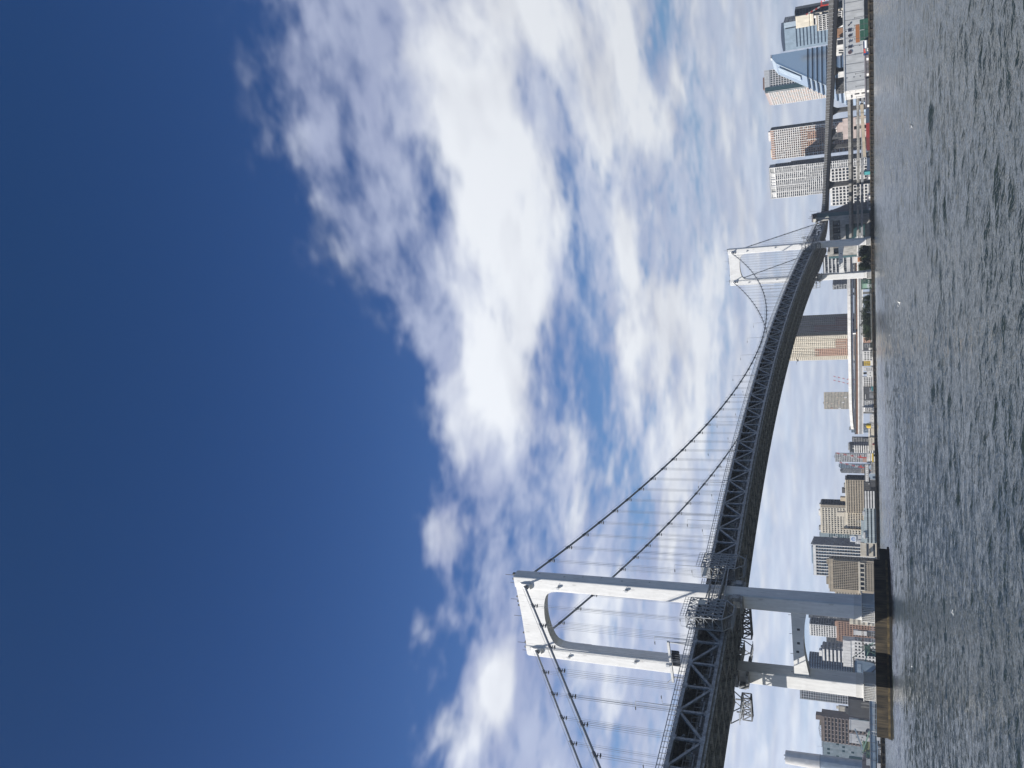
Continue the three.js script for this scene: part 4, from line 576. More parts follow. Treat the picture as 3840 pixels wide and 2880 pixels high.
function banded(name, label, key, wall, band, n, y0, o = {}) { const b = new Building(name, label, 'warehouse', CITY(key), wall, o); const top = b.h; for (let k = 0; k < n; k++) { const v = lerp(y0, top, k / n), hgt = (top - y0) / n; b.panel('floor_band', 'f', 0, b.w, v + hgt * 0.42, v + hgt, 0.7, band); const c = Math.max(4, Math.round(b.w / 1.9)); const gm = mb(); for (let q = 0; q < c; q++) { const u = (q + 0.15) * b.w / c; b.put(gm, 'f', u, u + b.w / c * 0.7, v + hgt * 0.04, v + hgt * 0.4, 0.01, 0.06); } b.part('window', gm, M.glass, true); } return b; }
banded('warehouse', 'long pale teal waterfront shed with two window strips', 'tealLow', M.teal, M.tealPale, 3, 0.5).clutter(4, M.paleGrey);
banded('warehouse', 'higher teal shed with a dark slot standing behind the long teal shed', 'tealLowRear', M.teal, M.tealPale, 3, 0.5);
banded('warehouse', 'low white-banded shed on the quay in front of the tan office', 'stripedLow', M.greyDark, M.white, 4, 0.3);
{ const b = new Building('warehouse', 'low charcoal shed with a white roof light between striped shed and blue tents', 'warehouse', CITY('darkLow'), M.greyDark); b.panel('door', 'f', 1, 3.4, 0, 4, 0.1, M.black); b.panel('lamp', 'f', 6, 6.8, 5, 5.8, 0.4, M.white); for (let k = 0; k < 4; k++) b.panel('wall_panel', 'f', 0.2 + k * 1.9, 1.9 + k * 1.9, 4.6, b.h - 0.3, 0.16, M.concreteDark); }
{ const b = new Building('office_building', 'cream wharf office with a dark window strip beside the tan hotel', 'office', CITY('creamWharf'), M.cream); for (const v of [1.4, 6.6]) b.panel('window', 'f', 0.6, b.w - 0.6, v, v + 1.6, 0.06, M.glass); for (let k = 0; k < 6; k++) b.panel('wall_panel', 'f', 0.2 + k * 2, 2.0 + k * 2, 8.6, b.h - 0.3, 0.2, M.cream); b.panel('balcony', 'f', 3, 7, 5.6, 6.3, 1.6, M.greyDark); }
{ const b = new Building('apartment_tower', 'distant beige gridded tower wrapped in red and white scaffold patches', 'apartment tower', CITY('beigeFarTower'), M.tan); b.grid('f', { nx: 14, ny: 24, v0: 24, frame: M.cream, glass: [M.glass, M.glassMid, M.brownPink], e: 0.6, pier: 0.3, band: 0.4 }); for (const [u, v] of [[0.4, 30], [0.6, 62], [1, 78], [12, 40], [13, 55], [30, 34], [24, 50]]) b.panel('scaffold_sheet', 'f', u, u + 2.4, v, v + 5, 0.8, v % 3 ? M.white : M.brownPink); for (let k = 0; k < 4; k++) b.panel('large_opening', 'f', 2 + k * 8, 8 + k * 8, 12, 22, 0.3, M.glassMid); b.clutter(3, M.grey); }
for (const [k, l, m] of [['farSlabA', 'tiny hazy grey slab beyond the end of the elevated road', M.grey], ['farSlabB', 'tiny bluish slab behind the yellow tank, left of the hazy grey one', M.blueGrey], ['farSlabC', 'tiny low dark slab where the elevated road ends', M.greyDark]]) { const b = new Building('office_building', l, 'office', CITY(k), m); b.grid('f', { nx: 4, ny: 14, frame: m, e: 0.2 }); b.clutter(2, M.grey); }
{ const b = new Building('office_building', 'grey round-cornered block of dark window rows beside the white striped office', 'office', CITY('roundGrey'), M.greyDark); b.grid('f', { nx: 6, ny: 7, v0: 2, frame: M.grey, e: 0.4, pier: 0.24, band: 0.34 }); b.part('round_top', mb().tube([[-b.w + 0.5, b.h - 0.6, -1.4], [-0.5, b.h - 0.6, -1.4]], 1.6, 12), M.greyDark); }
{ const b = new Building('office_building', 'squat office striped with white bands and a glazed top floor', 'office', CITY('whiteStriped'), M.greyDark); b.grid('f', { nx: 4, ny: 8, v0: 2, v1: b.h - 6, frame: M.white, e: 0.3, pier: 0, band: 0.52, be: 1.1 }); b.grid('r', { nx: 5, ny: 8, v0: 2, v1: b.h - 6, frame: M.grey, e: 0.3, pier: 0.2, band: 0.4 }); b.grid('f', { nx: 6, ny: 2, v0: b.h - 5.4, v1: b.h - 0.4, frame: M.greyDark, e: 0.2, pier: 0.1, band: 0.12 }); b.clutter(4, M.grey); }
[['farGreyTowerA', 'pale grey high-rise with a red and white crane on it, left of the striped office', 20], ['farGreyTowerB', 'thin steel-blue high-rise between two pale ones', 18], ['farGreyTowerC', 'short blue-grey high-rise above orange-trimmed flats', 17]].forEach(([k, l, n], i) => { const b = new Building('office_building', l, 'office tower', CITY(k), [M.grey, M.blueGrey, M.grey][i]); b.grid('f', { nx: 5 + (i === 0) * 4, ny: n, v0: i === 2 ? 26 : 6, frame: [M.paleGrey, M.blueGrey, M.grey][i], e: 0.3, pier: 0.12, band: 0.4 }); if (i === 2) b.grid('f', { nx: 8, ny: 7, v0: 1, v1: 24, frame: M.creamDeep, bandMat: M.brownPink, e: 0.5 }); if (i === 0) b.panel('red_panel', 'f', 0.2, 9, 6, 22, 0.8, M.brownPink); b.clutter(3, M.greyDark); });
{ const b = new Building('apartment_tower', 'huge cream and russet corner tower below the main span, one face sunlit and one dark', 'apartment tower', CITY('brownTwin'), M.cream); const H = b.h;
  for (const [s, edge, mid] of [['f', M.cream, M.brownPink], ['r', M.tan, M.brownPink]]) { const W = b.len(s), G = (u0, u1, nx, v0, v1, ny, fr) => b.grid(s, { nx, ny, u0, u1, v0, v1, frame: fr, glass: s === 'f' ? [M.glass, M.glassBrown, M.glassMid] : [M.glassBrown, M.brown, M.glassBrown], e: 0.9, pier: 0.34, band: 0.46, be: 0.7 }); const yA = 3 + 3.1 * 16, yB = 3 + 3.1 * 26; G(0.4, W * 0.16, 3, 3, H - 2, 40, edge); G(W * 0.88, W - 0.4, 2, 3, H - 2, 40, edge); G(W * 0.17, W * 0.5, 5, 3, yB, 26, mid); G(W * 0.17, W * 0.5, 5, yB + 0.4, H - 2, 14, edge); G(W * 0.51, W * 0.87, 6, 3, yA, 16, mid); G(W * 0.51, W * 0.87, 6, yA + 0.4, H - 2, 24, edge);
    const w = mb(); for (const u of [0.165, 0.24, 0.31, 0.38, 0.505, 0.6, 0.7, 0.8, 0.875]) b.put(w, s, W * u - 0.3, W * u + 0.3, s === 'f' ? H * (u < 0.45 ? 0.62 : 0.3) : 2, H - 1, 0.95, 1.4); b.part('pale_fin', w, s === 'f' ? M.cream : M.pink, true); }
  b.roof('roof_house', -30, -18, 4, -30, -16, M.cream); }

// --- the right-hand towers
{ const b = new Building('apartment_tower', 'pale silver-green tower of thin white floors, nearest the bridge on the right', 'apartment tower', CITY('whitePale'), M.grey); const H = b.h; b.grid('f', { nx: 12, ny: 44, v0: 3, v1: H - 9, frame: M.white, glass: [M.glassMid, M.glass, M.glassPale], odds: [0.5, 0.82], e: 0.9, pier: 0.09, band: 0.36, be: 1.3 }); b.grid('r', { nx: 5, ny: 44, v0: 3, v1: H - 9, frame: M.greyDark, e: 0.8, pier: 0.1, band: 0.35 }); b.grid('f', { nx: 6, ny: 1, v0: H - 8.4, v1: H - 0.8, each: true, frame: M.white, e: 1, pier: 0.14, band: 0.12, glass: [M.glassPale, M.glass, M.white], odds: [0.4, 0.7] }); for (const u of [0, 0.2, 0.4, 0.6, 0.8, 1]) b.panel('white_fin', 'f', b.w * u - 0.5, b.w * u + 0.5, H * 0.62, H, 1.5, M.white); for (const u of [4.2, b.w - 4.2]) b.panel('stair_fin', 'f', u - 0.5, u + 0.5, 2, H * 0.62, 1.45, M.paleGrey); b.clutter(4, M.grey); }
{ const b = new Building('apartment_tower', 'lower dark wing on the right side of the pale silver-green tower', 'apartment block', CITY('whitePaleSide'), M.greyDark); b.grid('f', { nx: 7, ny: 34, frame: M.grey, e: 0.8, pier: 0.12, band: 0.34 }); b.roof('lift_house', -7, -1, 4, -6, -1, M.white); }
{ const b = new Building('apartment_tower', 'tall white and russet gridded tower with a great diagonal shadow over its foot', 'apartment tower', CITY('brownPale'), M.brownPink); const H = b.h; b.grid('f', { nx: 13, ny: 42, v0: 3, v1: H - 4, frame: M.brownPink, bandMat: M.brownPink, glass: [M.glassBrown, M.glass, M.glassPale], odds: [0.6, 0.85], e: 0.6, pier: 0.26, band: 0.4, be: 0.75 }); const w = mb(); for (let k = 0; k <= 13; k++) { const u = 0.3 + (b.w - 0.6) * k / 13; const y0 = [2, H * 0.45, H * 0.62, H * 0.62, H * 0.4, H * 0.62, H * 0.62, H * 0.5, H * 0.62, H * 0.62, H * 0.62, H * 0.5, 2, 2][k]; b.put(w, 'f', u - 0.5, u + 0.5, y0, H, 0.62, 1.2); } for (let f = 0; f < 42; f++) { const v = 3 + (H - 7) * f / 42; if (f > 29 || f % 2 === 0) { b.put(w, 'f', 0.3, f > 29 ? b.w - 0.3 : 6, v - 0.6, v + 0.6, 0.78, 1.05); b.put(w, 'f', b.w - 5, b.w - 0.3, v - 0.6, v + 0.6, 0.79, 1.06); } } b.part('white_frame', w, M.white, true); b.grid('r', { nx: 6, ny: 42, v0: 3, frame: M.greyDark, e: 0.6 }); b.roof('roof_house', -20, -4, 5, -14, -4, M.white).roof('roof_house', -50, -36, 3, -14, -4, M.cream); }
{ const b = new Building('apartment_tower', 'tall white-framed tower with a dark glass corner strip behind the sail-shaped building', 'apartment tower', CITY('whiteGridCorner'), M.pink); const H = b.h; b.grid('f', { nx: 12, ny: 40, v0: 3, v1: H - 6, frame: M.white, glass: [M.glassBrown, M.orange, M.glass], odds: [0.5, 0.85], e: 0.8, pier: 0.28, band: 0.3 }); b.grid('r', { nx: 8, ny: 34, u0: 9, v0: 3, v1: H - 10, frame: M.white, glass: [M.glass, M.glassBrown, M.glass], e: 0.6, pier: 0.22, band: 0.3 }); b.panel('glass_strip', 'r', 0.5, 8.2, H * 0.5, H, 1.4, M.glassTeal); b.panel('glass_strip', 'f', b.w - 3, b.w, H * 0.5, H, 1.2, M.glassTeal); b.panel('roof_screen', 'r', 9, b.d, H - 9, H + 0.5, 1, M.paleGrey); b.roof('roof_house', -14, -3, 4, -30, -8, M.brown); }
{ // the sail: a triangular gable with dark strips, its long left side sloping to the ground
  const t = thing('office_building', 'blue glass office shaped like a sail, one side vertical and the other a long slope', 'office', [372, GY, -1000], -0.04), H = 101, foot = 76, L = 25, top = 11;
  const prof = (y) => -top - (foot - top) * Math.pow(1 - y / H, 1.0);   // the sloping edge at height y
  mesh(mb().prism([[0, -3], [0, H], [-4, H], [-top, H * 0.955], [-foot, 0], [-foot, -3]], -L, 0), M.sailGlass, t, 'wall'); t.rotation.y = 0.17;
  const n = 12; for (let k = 0; k < n; k++) { const y = 6 + k * 5.0; if (y > 66) break; mesh(mb().box(prof(y) + 1.2, 0.35, y, y + 1.7, 0.01, 0.3), M.glassBlue, t, 'window'); const x = prof(y), x2 = prof(y + 1.7); mesh(mb().hexa([[x - 0.25, y, -0.6], [x + 0.6, y, -0.6], [x2 + 0.6, y + 1.7, -0.6], [x2 - 0.25, y + 1.7, -0.6], [x - 0.25, y, -L + 1], [x + 0.6, y, -L + 1], [x2 + 0.6, y + 1.7, -L + 1], [x2 - 0.25, y + 1.7, -L + 1]]), M.glassBlue, t, 'window'); mesh(mb().box(0.01, 0.3, y, y + 1.7, -L + 1, -0.4), M.glassBlue, t, 'window'); }
  const s = mb(); for (const z of [-L + 0.4, -0.2]) s.bar([prof(0), 0, z], [-top, H * 0.955, z], 0.9, 0.5); mesh(s, M.bluePale, t, 'slope_edge'); mesh(mb().box(-4.2, 0.2, H, H + 1.2, -5, 0.2), M.paleGrey, t, 'peak'); const r = mb(); r.hexa([[prof(70) - 0.2, 70, -2], [prof(70) + 0.4, 70, -2], [prof(94) + 0.4, 94, -2], [prof(94) - 0.2, 94, -2], [prof(70) - 0.2, 70, -L / 2], [prof(70) + 0.4, 70, -L / 2], [prof(94) + 0.4, 94, -L / 2], [prof(94) - 0.2, 94, -L / 2]]); mesh(r, M.bluePale, t, 'plant_deck'); }
{ const b = new Building('office_building', 'steel-blue office tower with thin dark floor strips and a bowed dark crown', 'office tower', CITY('blueGlass'), M.blueGrey, { parapet: false }); const H = b.h; for (let k = 0; k < 17; k++) b.panel('window', 'f', 3, b.w - 9, 14 + k * 4.3, 15.5 + k * 4.3, 0.12, M.glassBlue); b.panel('dark_slot', 'f', b.w - 8, b.w - 6.6, H * 0.5, H - 2, 0.14, M.glass); b.panel('side_bay', 'f', b.w - 6, b.w, 0, H - 1, 0.5, M.bluePale); const cr = []; for (let k = 0; k <= 8; k++) { const u = k / 8; cr.push([-b.w + b.w * u, H + 2.4 + 1.4 * Math.sin(u * Math.PI)]); } cr.push([0, H], [-b.w, H]); b.part('crown', mb().prism(cr, -3, 0.5), M.navy); b.grid('r', { nx: 8, ny: 20, frame: M.navy, e: 0.2, pier: 0.1, band: 0.3, glass: [M.glass, M.navy, M.glassBlue] }); b.panel('lower_block', 'f', 8, 16, 0, 26, 3, M.navy); b.clutter(2, M.grey); }
{ const b = new Building('office_building', 'black glass tower with a green-black foot at the right edge', 'office tower', [486, -1160, -0.62, 15, 14, 88], M.black); b.grid('f', { nx: 8, ny: 22, frame: M.navy, e: 0.2, pier: 0.1, band: 0.2, glass: [M.glass, M.black, M.glassBlue] }); b.panel('green_glass', 'f', 2, b.w, 30, 52, 0.35, M.glassTeal); b.part('roof_frame', mb().box(-13, -3, b.h, b.h + 1.6, -8, -1), M.greyDark); }
{ const b = new Building('construction_site', 'cream half-built block with white louvre floors in front of the steel-blue tower', 'building site', CITY('creamSite'), M.cream); b.panel('blank_wall', 'f', 0, b.w, b.h - 13, b.h, 0.5, M.cream); for (let k = 0; k < 9; k++) b.panel('louvre', 'f', k % 3 ? 1 : 0, b.w - (k % 2) * 3, 18 + k * 4.4, 20.4 + k * 4.4, 1.6, k % 2 ? M.white : M.cream); b.panel('dark_bay', 'f', 0.5, b.w - 0.5, 34, 55, 0.3, M.glass); b.part('hoarding', mb().box(-5, -2.2, 40, 54, 0.4, 1), M.white); }
{ const b = new Building('scaffolding', 'cage of white scaffold poles on the low half-built block', 'scaffold', CITY('scaffoldBlock'), M.tanDark); b.grid('f', { nx: 8, ny: 6, v0: 24, v1: b.h - 1, each: true, frame: M.white, glass: [M.glass, M.glassMid, M.paleGrey], e: 1.4, pier: 0.2, band: 0.2 }); }
{ const b = new Building('office_building', 'white office frame with large dark windows under the viaduct, foot of the silver tower', 'office', CITY('whiteFrame'), M.white); b.grid('f', { nx: 12, ny: 10, v0: 2, v1: b.h - 1, each: true, frame: M.white, glass: [M.glass, M.glassBlue, M.glass], odds: [0.8, 0.95], e: 0.9, pier: 0.24, band: 0.34 }); }
{ const b = new Building('office_building', 'pink-beige stepped block with white roof boxes below the viaduct', 'office', CITY('pinkStep'), M.pink); b.roof('roof_house', -6, -2, 2.6, -1.8, -0.4, M.white).roof('roof_box', -9, -7, 1.6, -1.8, -0.4, M.white); for (const v of [8, 14, 20]) b.panel('joint', 'f', 0, b.w, v, v + 0.25, 0.12, M.mauve); }
{ const b = new Building('office_building', 'lower pink-beige wing in front of the stepped block, behind the lower road', 'office', CITY('pinkStepLow'), M.pink); for (const v of [7, 12, 17]) b.panel('joint', 'f', 0, b.w, v, v + 0.25, 0.12, M.mauve); b.panel('glazed_bay', 'f', b.w - 7, b.w - 2, 0, 12, 0.5, M.paleGrey); b.panel('window', 'f', 3, 5, 18, 20, 0.1, M.white); }
{ const b = new Building('office_building', 'dark stepped office to the left of the pink-beige block', 'office', CITY('darkStep'), M.greyDark); b.grid('f', { nx: 6, ny: 9, frame: M.greyDark, e: 0.3, each: true }); }
{ const b = new Building('warehouse', 'tan-brown cube behind the grey warehouse', 'warehouse', CITY('brownBox'), M.tanDark.clone()); b.g.children[0].material.color.setRGB(0.30, 0.17, 0.10); for (const v of [14, 20]) b.panel('window', 'f', b.w - 2.2, b.w - 1.2, v, v + 1, 0.1, M.glass); b.roof('roof_box', -3, -0.5, 1.2, -2, -0.5, M.white); }
{ const b = new Building('warehouse', 'white cube with four dots of windows right of the tan-brown cube', 'warehouse', CITY('whiteBoxE'), M.white); for (const u of [1.4, 3.6]) for (const v of [15, 19]) b.panel('window', 'f', u, u + 0.7, v, v + 0.7, 0.1, M.glassMid); }
{ const b = new Building('warehouse', 'white cube over the left half of the grey warehouse roof', 'warehouse', CITY('whiteBoxW'), M.white); for (const u of [1.2, 3]) b.panel('window', 'f', u, u + 0.5, 19, 19.6, 0.1, M.glassMid); }
{ const b = new Building('car_park', 'white ramped car park with slanted dark openings behind the warehouse', 'car park', CITY('carPark'), M.white); const m = mb(); for (let k = 0; k < 4; k++) m.hexa([[-14 + k * 2.2, 18, 0.2], [-12.8 + k * 2.2, 18, 0.2], [-11.6 + k * 2.2, 25, 0.2], [-12.8 + k * 2.2, 25, 0.2], [-14 + k * 2.2, 18, 0], [-12.8 + k * 2.2, 18, 0], [-11.6 + k * 2.2, 25, 0], [-12.8 + k * 2.2, 25, 0]]); b.part('opening', m, M.glass); b.panel('opening', 'f', 10, 14, 17, 26, 0.2, M.black); b.panel('wall_panel', 'f', 5.4, 9.6, 14, 27, 0.4, M.white); }
{ const b = new Building('office_building', 'charcoal office with square openings left of the white cube', 'office', CITY('darkBox'), M.greyDark); b.grid('f', { nx: 5, ny: 5, v0: 12, each: true, frame: M.concreteDark, e: 0.6, pier: 0.4, band: 0.4 }); }
{ const b = new Building('office_building', 'grey building of stacked louvre floors seen past the far tower leg', 'office', CITY('greyLouvre'), M.greyDark); b.grid('f', { nx: 8, ny: 12, frame: M.grey, bandMat: M.paleGrey, e: 0.5, pier: 0.08, band: 0.3, be: 1.2 }); }
{ const b = new Building('office_building', 'small dark blue and grey office left of the far tower', 'office', CITY('greySmall'), M.grey); b.grid('f', { nx: 6, ny: 14, frame: M.grey, e: 0.3, pier: 0.15, band: 0.4 }); b.grid('r', { nx: 8, ny: 14, frame: M.navy, glass: [M.navy, M.glassBlue, M.glassMid], e: 0.3, pier: 0.15, band: 0.4 }); }

// ------------------------------------------------------------------ anchorage of the bridge on the far shore (in the bridge's axes)
{
  const t = thing('anchorage', 'grey concrete anchorage hall with a long sloping ribbed flank, where the bridge lands', 'anchorage', toWorld(684, 0, 0), bridge.rotation.y);
  const front = mb(), F = (y0, y1, z0, z1, n = 0) => front.box(-0.2 + n, 30, y0, y1, z0, z1);
  F(0, 8, -22, 20.5); F(8, 26.5, -22, -11.2, 0); F(8, 26.5, 10.9, 20.5); F(26.5, 31.6, -22, 20.5); F(31.6, 38.8, 15.6, 20.5); F(31.6, 38.8, -22, -20.4); F(38.8, 42.2, -22, 20.5); F(42.2, 55.5, 16.4, 20.5); F(42.2, 45, -22, -17); front.box(6, 30, 8, 26.5, -11.2, 10.9); front.box(5, 30, 31.6, 38.8, -20.4, 15.6); mesh(front, M.concretePale, t, 'wall');
  for (const [z, z2] of [[-4, -11.2], [10.9, -4]]) mesh(mb().box(3, 3.2, 8.05, 26.45, z2, z), M.glassTeal, t, 'glazing');
  const sc = mb(); for (let k = 0; k < 6; k++) { sc.bar([2, 9, -10.5 + k * 1.3], [2, 18, -10.5 + k * 1.3], 0.18); sc.bar([2, 9 + k * 1.7, -10.8], [2, 9 + k * 1.7, -3.8], 0.18); } sc.box(2.2, 2.4, 9, 17, -10.8, -3.6); mesh(sc, M.tealPale, t, 'screen_panel'); mesh(mb().box(-0.6, 0.1, 7.2, 12, 10.2, 11).box(-0.6, 0.1, 10, 10.9, 11, 15), M.cream, t, 'drain_pipe');
  for (let k = 0; k < 5; k++) { const z = -19.6 + k * 7.2; mesh(mb().box(4, 4.2, 31.8, 38.6, z, z + 6.2), M.glass, t, 'window'); mesh(mb().box(3.8, 4.05, 33, 33.6, z + 1, z + 3), M.panelWhite, t, 'lamp_strip'); } const fr = mb(); for (let k = 0; k <= 5; k++) fr.box(-0.1, 4.4, 31.6, 38.8, -20.6 + k * 7.2, -19.7 + k * 7.2); mesh(fr, M.concrete, t, 'window_frame');
  mesh(mb().box(-0.5, 1.2, 3, 53.5, 20.5, 24.2), M.tealDark, t, 'corner_glazing'); mesh(mb().box(-0.5, 1.2, 3, 43.5, -24.2, -22), M.tealDark, t, 'corner_glazing');
  const prof = [[1.2, 0], [1.2, 54.6], [4, 53.4], [7, 48.6], [12, 42.4], [20, 37], [30, 31.6], [43, 27.2], [43, 0]]; mesh(mb().prism(prof, 20.6, 24.4), M.mauve, t, 'flank_wall');
  for (let k = 0; k < 10; k++) { const x = 3.4 + k * 4; mesh(mb().box(x - 0.35, x + 3.3, 2, Math.min(50, 24 + 26 * Math.pow(1 - k / 10, 1.9)), 24.42, 24.8), M.concreteDark.clone(), t, 'wall_panel').material.color.setRGB(0.21, 0.205, 0.225); }
  mesh(mb().prism([[-6, 57.6], [-6, 59], [1, 59.2], [8, 50], [8, 48.6], [1, 56.4]], 17, 24.4), M.mauve, t, 'roof_hood'); mesh(mb().box(-7, -1, 54.6, 57.4, 16.8, 20.2), M.panelWhite, t, 'hood_soffit'); mesh(mb().box(-8, 3, 53, 55, 14.9, 17), M.concretePale, t, 'cable_anchor_cover');
  mesh(mb().bar([-4, 59, 21], [-4, 62.4, 21], 0.3).bar([-6, 59, 23], [-6, 61, 23], 0.3).bar([-4, 60.5, 19], [-4, 60.5, 23], 0.25), M.greyDark, t, 'roof_mast');
  mesh(mb().box(-3, 40, -1, 3.6, -24, 27), M.concreteDark, t, 'plinth'); mesh(mb().box(-4, 30, 3.6, 5.6, 24.8, 27.5), M.blueGrey, t, 'base_band');
}
// ------------------------------------------------------------------ elevated roads
const curve = (pts, n) => { const c = new THREE.CatmullRomCurve3(pts.map((p) => new THREE.Vector3(...p))); return c.getPoints(n).map((v) => v.toArray()); };
{
  const t = thing('elevated_viaduct', 'dark curved double-walled viaduct running from the anchorage to the right edge', 'viaduct', [0, 0, 0]);
  const C = curve([[158, 47.4, -962], [172, 46.6, -985], [192, 45.5, -996], [214, 43.9, -988], [236, 41.8, -976], [254, 40, -957], [266, 37.5, -925], [273, 35.5, -896], [280, 32.5, -850], [285, 29.6, -800], [290, 26.7, -750], [295, 23.9, -700], [298, 20.8, -640], [300, 17, -540], [300, 14, -440]], 110);
  for (let k = 0; k < 110; k += 5) { const seg = C.slice(k, k + 6); mesh(mb().sweep(seg, [[-8, 3.4], [-7.4, 0.2], [-6, -0.6], [6, -0.6], [7.4, 0.2], [8, 3.4], [8, 4.2], [-8, 4.2]]), M.black, t, 'girder'); mesh(mb().sweep(seg, [[-8.3, 3.2], [-7.9, 3.2], [-7.9, 4.9], [-8.3, 4.9]]).sweep(seg, [[7.9, 3.2], [8.3, 3.2], [8.3, 4.9], [7.9, 4.9]]), M.concreteDark, t, 'parapet'); mesh(mb().sweep(seg, [[-8.2, 4.9], [-8.0, 4.9], [-8.0, 6.1], [-8.2, 6.1]]).sweep(seg, [[8.0, 4.9], [8.2, 4.9], [8.2, 6.1], [8.0, 6.1]]), M.concreteDark, t, 'noise_screen'); }
  const post = mb(); for (let k = 0; k < 110; k += 1) { const a = C[k], b = C[k + 1] || C[k], dx = b[0] - a[0], dz = b[2] - a[2], l = Math.hypot(dx, dz) || 1; for (const s of [-8.45, 8.45]) post.bar([a[0] - dz / l * s, a[1] + 2.8, a[2] + dx / l * s], [a[0] - dz / l * s, a[1] + 6.5, a[2] + dx / l * s], 0.22); } mesh(post, M.galv, t, 'screen_post', true);
  for (const [x, z, w, y, n] of [[213.5, -987, 4.6, 44.5, 1], [256.5, -957, 4.4, 40.4, 1], [248.4, -962, 3.6, 40.8, 1], [270.4, -906, 3.8, 36.4, 1], [282.6, -825, 3.3, 31.4, 1], [291.3, -735, 4.2, 26.2, 1]]) { const p = mb().box(x - w / 2, x + w / 2, 2, y - 5, z - w / 2, z + w / 2); mesh(p, M.concreteDark, t, 'pier'); mesh(mb().hexa([[x - w / 2, y - 5, z + w / 2], [x + w / 2, y - 5, z + w / 2], [x + w / 2 + 2.6, y + 0.1, z + w / 2], [x - w / 2 - 2.6, y + 0.1, z + w / 2], [x - w / 2, y - 5, z - w / 2], [x + w / 2, y - 5, z - w / 2], [x + w / 2 + 2.6, y + 0.1, z - w / 2], [x - w / 2 - 2.6, y + 0.1, z - w / 2]]), M.concreteDark, t, 'pier_head'); }
  for (const k of [14, 22, 26, 30, 46]) { const a = C[k]; const l = k === 14 ? thing('street_lamp', 'twin-armed white lamp post rising from the curved viaduct', 'street lamp', [a[0], a[1] + 3.6, a[2]], 0, 'lamp posts on the curved viaduct') : null; if (l) { mesh(mb().bar([0, 0, 0], [0, 15, 0], 0.32), M.galv, l, 'pole'); mesh(mb().bar([-0.1, 15, 0], [3.4, 15.2, 0], 0.26), M.galv, l, 'arm'); t.userData.lamp = undefined; } else { const src = scene.children.filter((o) => o.userData.group === 'lamp posts on the curved viaduct')[0], c = src.clone(); c.name = numbered('street_lamp'); c.position.set(a[0], a[1] + 3.6, a[2]); scene.add(c); } }
  delete t.userData.lamp;
}
function road(label, pts, n, prof, mat, rails, cat = 'road bridge', piers = []) {
  const t = thing('elevated_road', label, cat, [0, 0, 0]), C = curve(pts, n);
  for (let k = 0; k < n; k += 5) mesh(mb().sweep(C.slice(k, k + 6), prof), mat, t, 'girder');
  for (const [p, m, nm] of rails) for (let k = 0; k < n; k += 5) mesh(mb().sweep(C.slice(k, k + 6), p), m, t, nm);
  for (const [x, z, w, y] of piers) mesh(mb().box(x - w / 2, x + w / 2, 2, y, z - w / 2, z + w / 2), M.concrete, t, 'pier');
  return C;
}
const bandP = (s, a, b, w = 0.3) => [[s, a], [s + w, a], [s + w, b], [s, b]];
const h1 = road('white double-banded elevated expressway curving away behind the far tower', [[150, 27, -1042], [129, 27.2, -1046], [98, 27.6, -1050], [60, 28.4, -1070], [10, 29.6, -1118], [-28, 30.2, -1150], [-50, 30, -1180], [-60, 29.6, -1205], [-62, 29, -1240]], 60, [[-5, -3.3], [5, -3.3], [7.4, -1.6], [7.4, -0.9], [-7.4, -0.9], [-7.4, -1.6]], M.mauve, [[bandP(-7.9, -2.6, 0.8), M.white, 'parapet'], [bandP(7.6, -2.6, 0.8), M.white, 'parapet'], [bandP(-5.4, -5.6, -3.3, 0.4), M.white, 'lower_girder'], [bandP(5, -5.6, -3.3, 0.4), M.white, 'lower_girder'], [[[-4.9, -5.4], [4.9, -5.4], [4.9, -3.4], [-4.9, -3.4]], M.concreteDark, 'soffit']], 'expressway', [[98, -1050, 2.6, 22], [20, -1110, 2.6, 24], [-45, -1172, 2.6, 24]]);
const h2 = road('long pale blue-grey walled elevated railway behind the waterside houses', [[150, 14.6, -930], [118, 15, -944], [84, 15.4, -960], [45, 16, -980], [5, 16.6, -1000], [-30, 17.3, -1016], [-62, 18, -1030]], 40, [[-4.4, -4.0], [4.4, -4.0], [4.4, 0], [-4.4, 0]], M.grey, [[bandP(-4.9, -4.2, -3.4, 0.3), M.white, 'cable_trough'], [bandP(4.5, -4.2, -3.4, 0.3), M.white, 'cable_trough'], [bandP(-4.8, -0.2, 1.2, 0.3), M.white, 'parapet'], [bandP(4.5, -0.2, 1.2, 0.3), M.white, 'parapet']], 'elevated railway', [[84, -960, 2.2, 11.4], [45, -980, 2.2, 12], [5, -1000, 2.2, 12.6], [-30, -1016, 2.2, 13.3]]);
road('brown-walled lower road with slim poles between the expressway and the railway', [[148, 19.4, -985], [118, 19.8, -1000], [88, 20.2, -1010], [30, 21.6, -1046], [-26, 23, -1080], [-66, 23.8, -1100]], 40, [[-5, -3.8], [5, -3.8], [5, -1], [-5, -1]], M.brown, [[bandP(-5.5, -1.2, 0.3), M.greyDark, 'parapet'], [bandP(5.2, -3.9, -3.2), M.greyDark, 'kerb_beam']], 'road bridge');
{ const b = thing('bus', 'white coach with a dark blue rear on the brown-walled lower road', 'bus', [57, 19.2, -1027], 0.55); mesh(mb().box(-8, 8, 0.5, 3.6, -1.3, 1.3), M.white, b, 'body'); mesh(mb().box(8.02, 12, 0.5, 3.6, -1.3, 1.3), M.blue, b, 'rear_body'); mesh(mb().box(-7.6, 11.6, 1.9, 3, -1.34, 1.34), M.glass, b, 'window'); for (const x of [-5.5, 9]) for (const z of [-1.1, 1.1]) { const w = mesh(mb().cyl(0, -0.15, 0.15, 0, 0.5, 0.5, 14), M.rubber, b, 'wheel'); w.position.set(x, 0.5, z); w.rotation.x = Math.PI / 2; } }
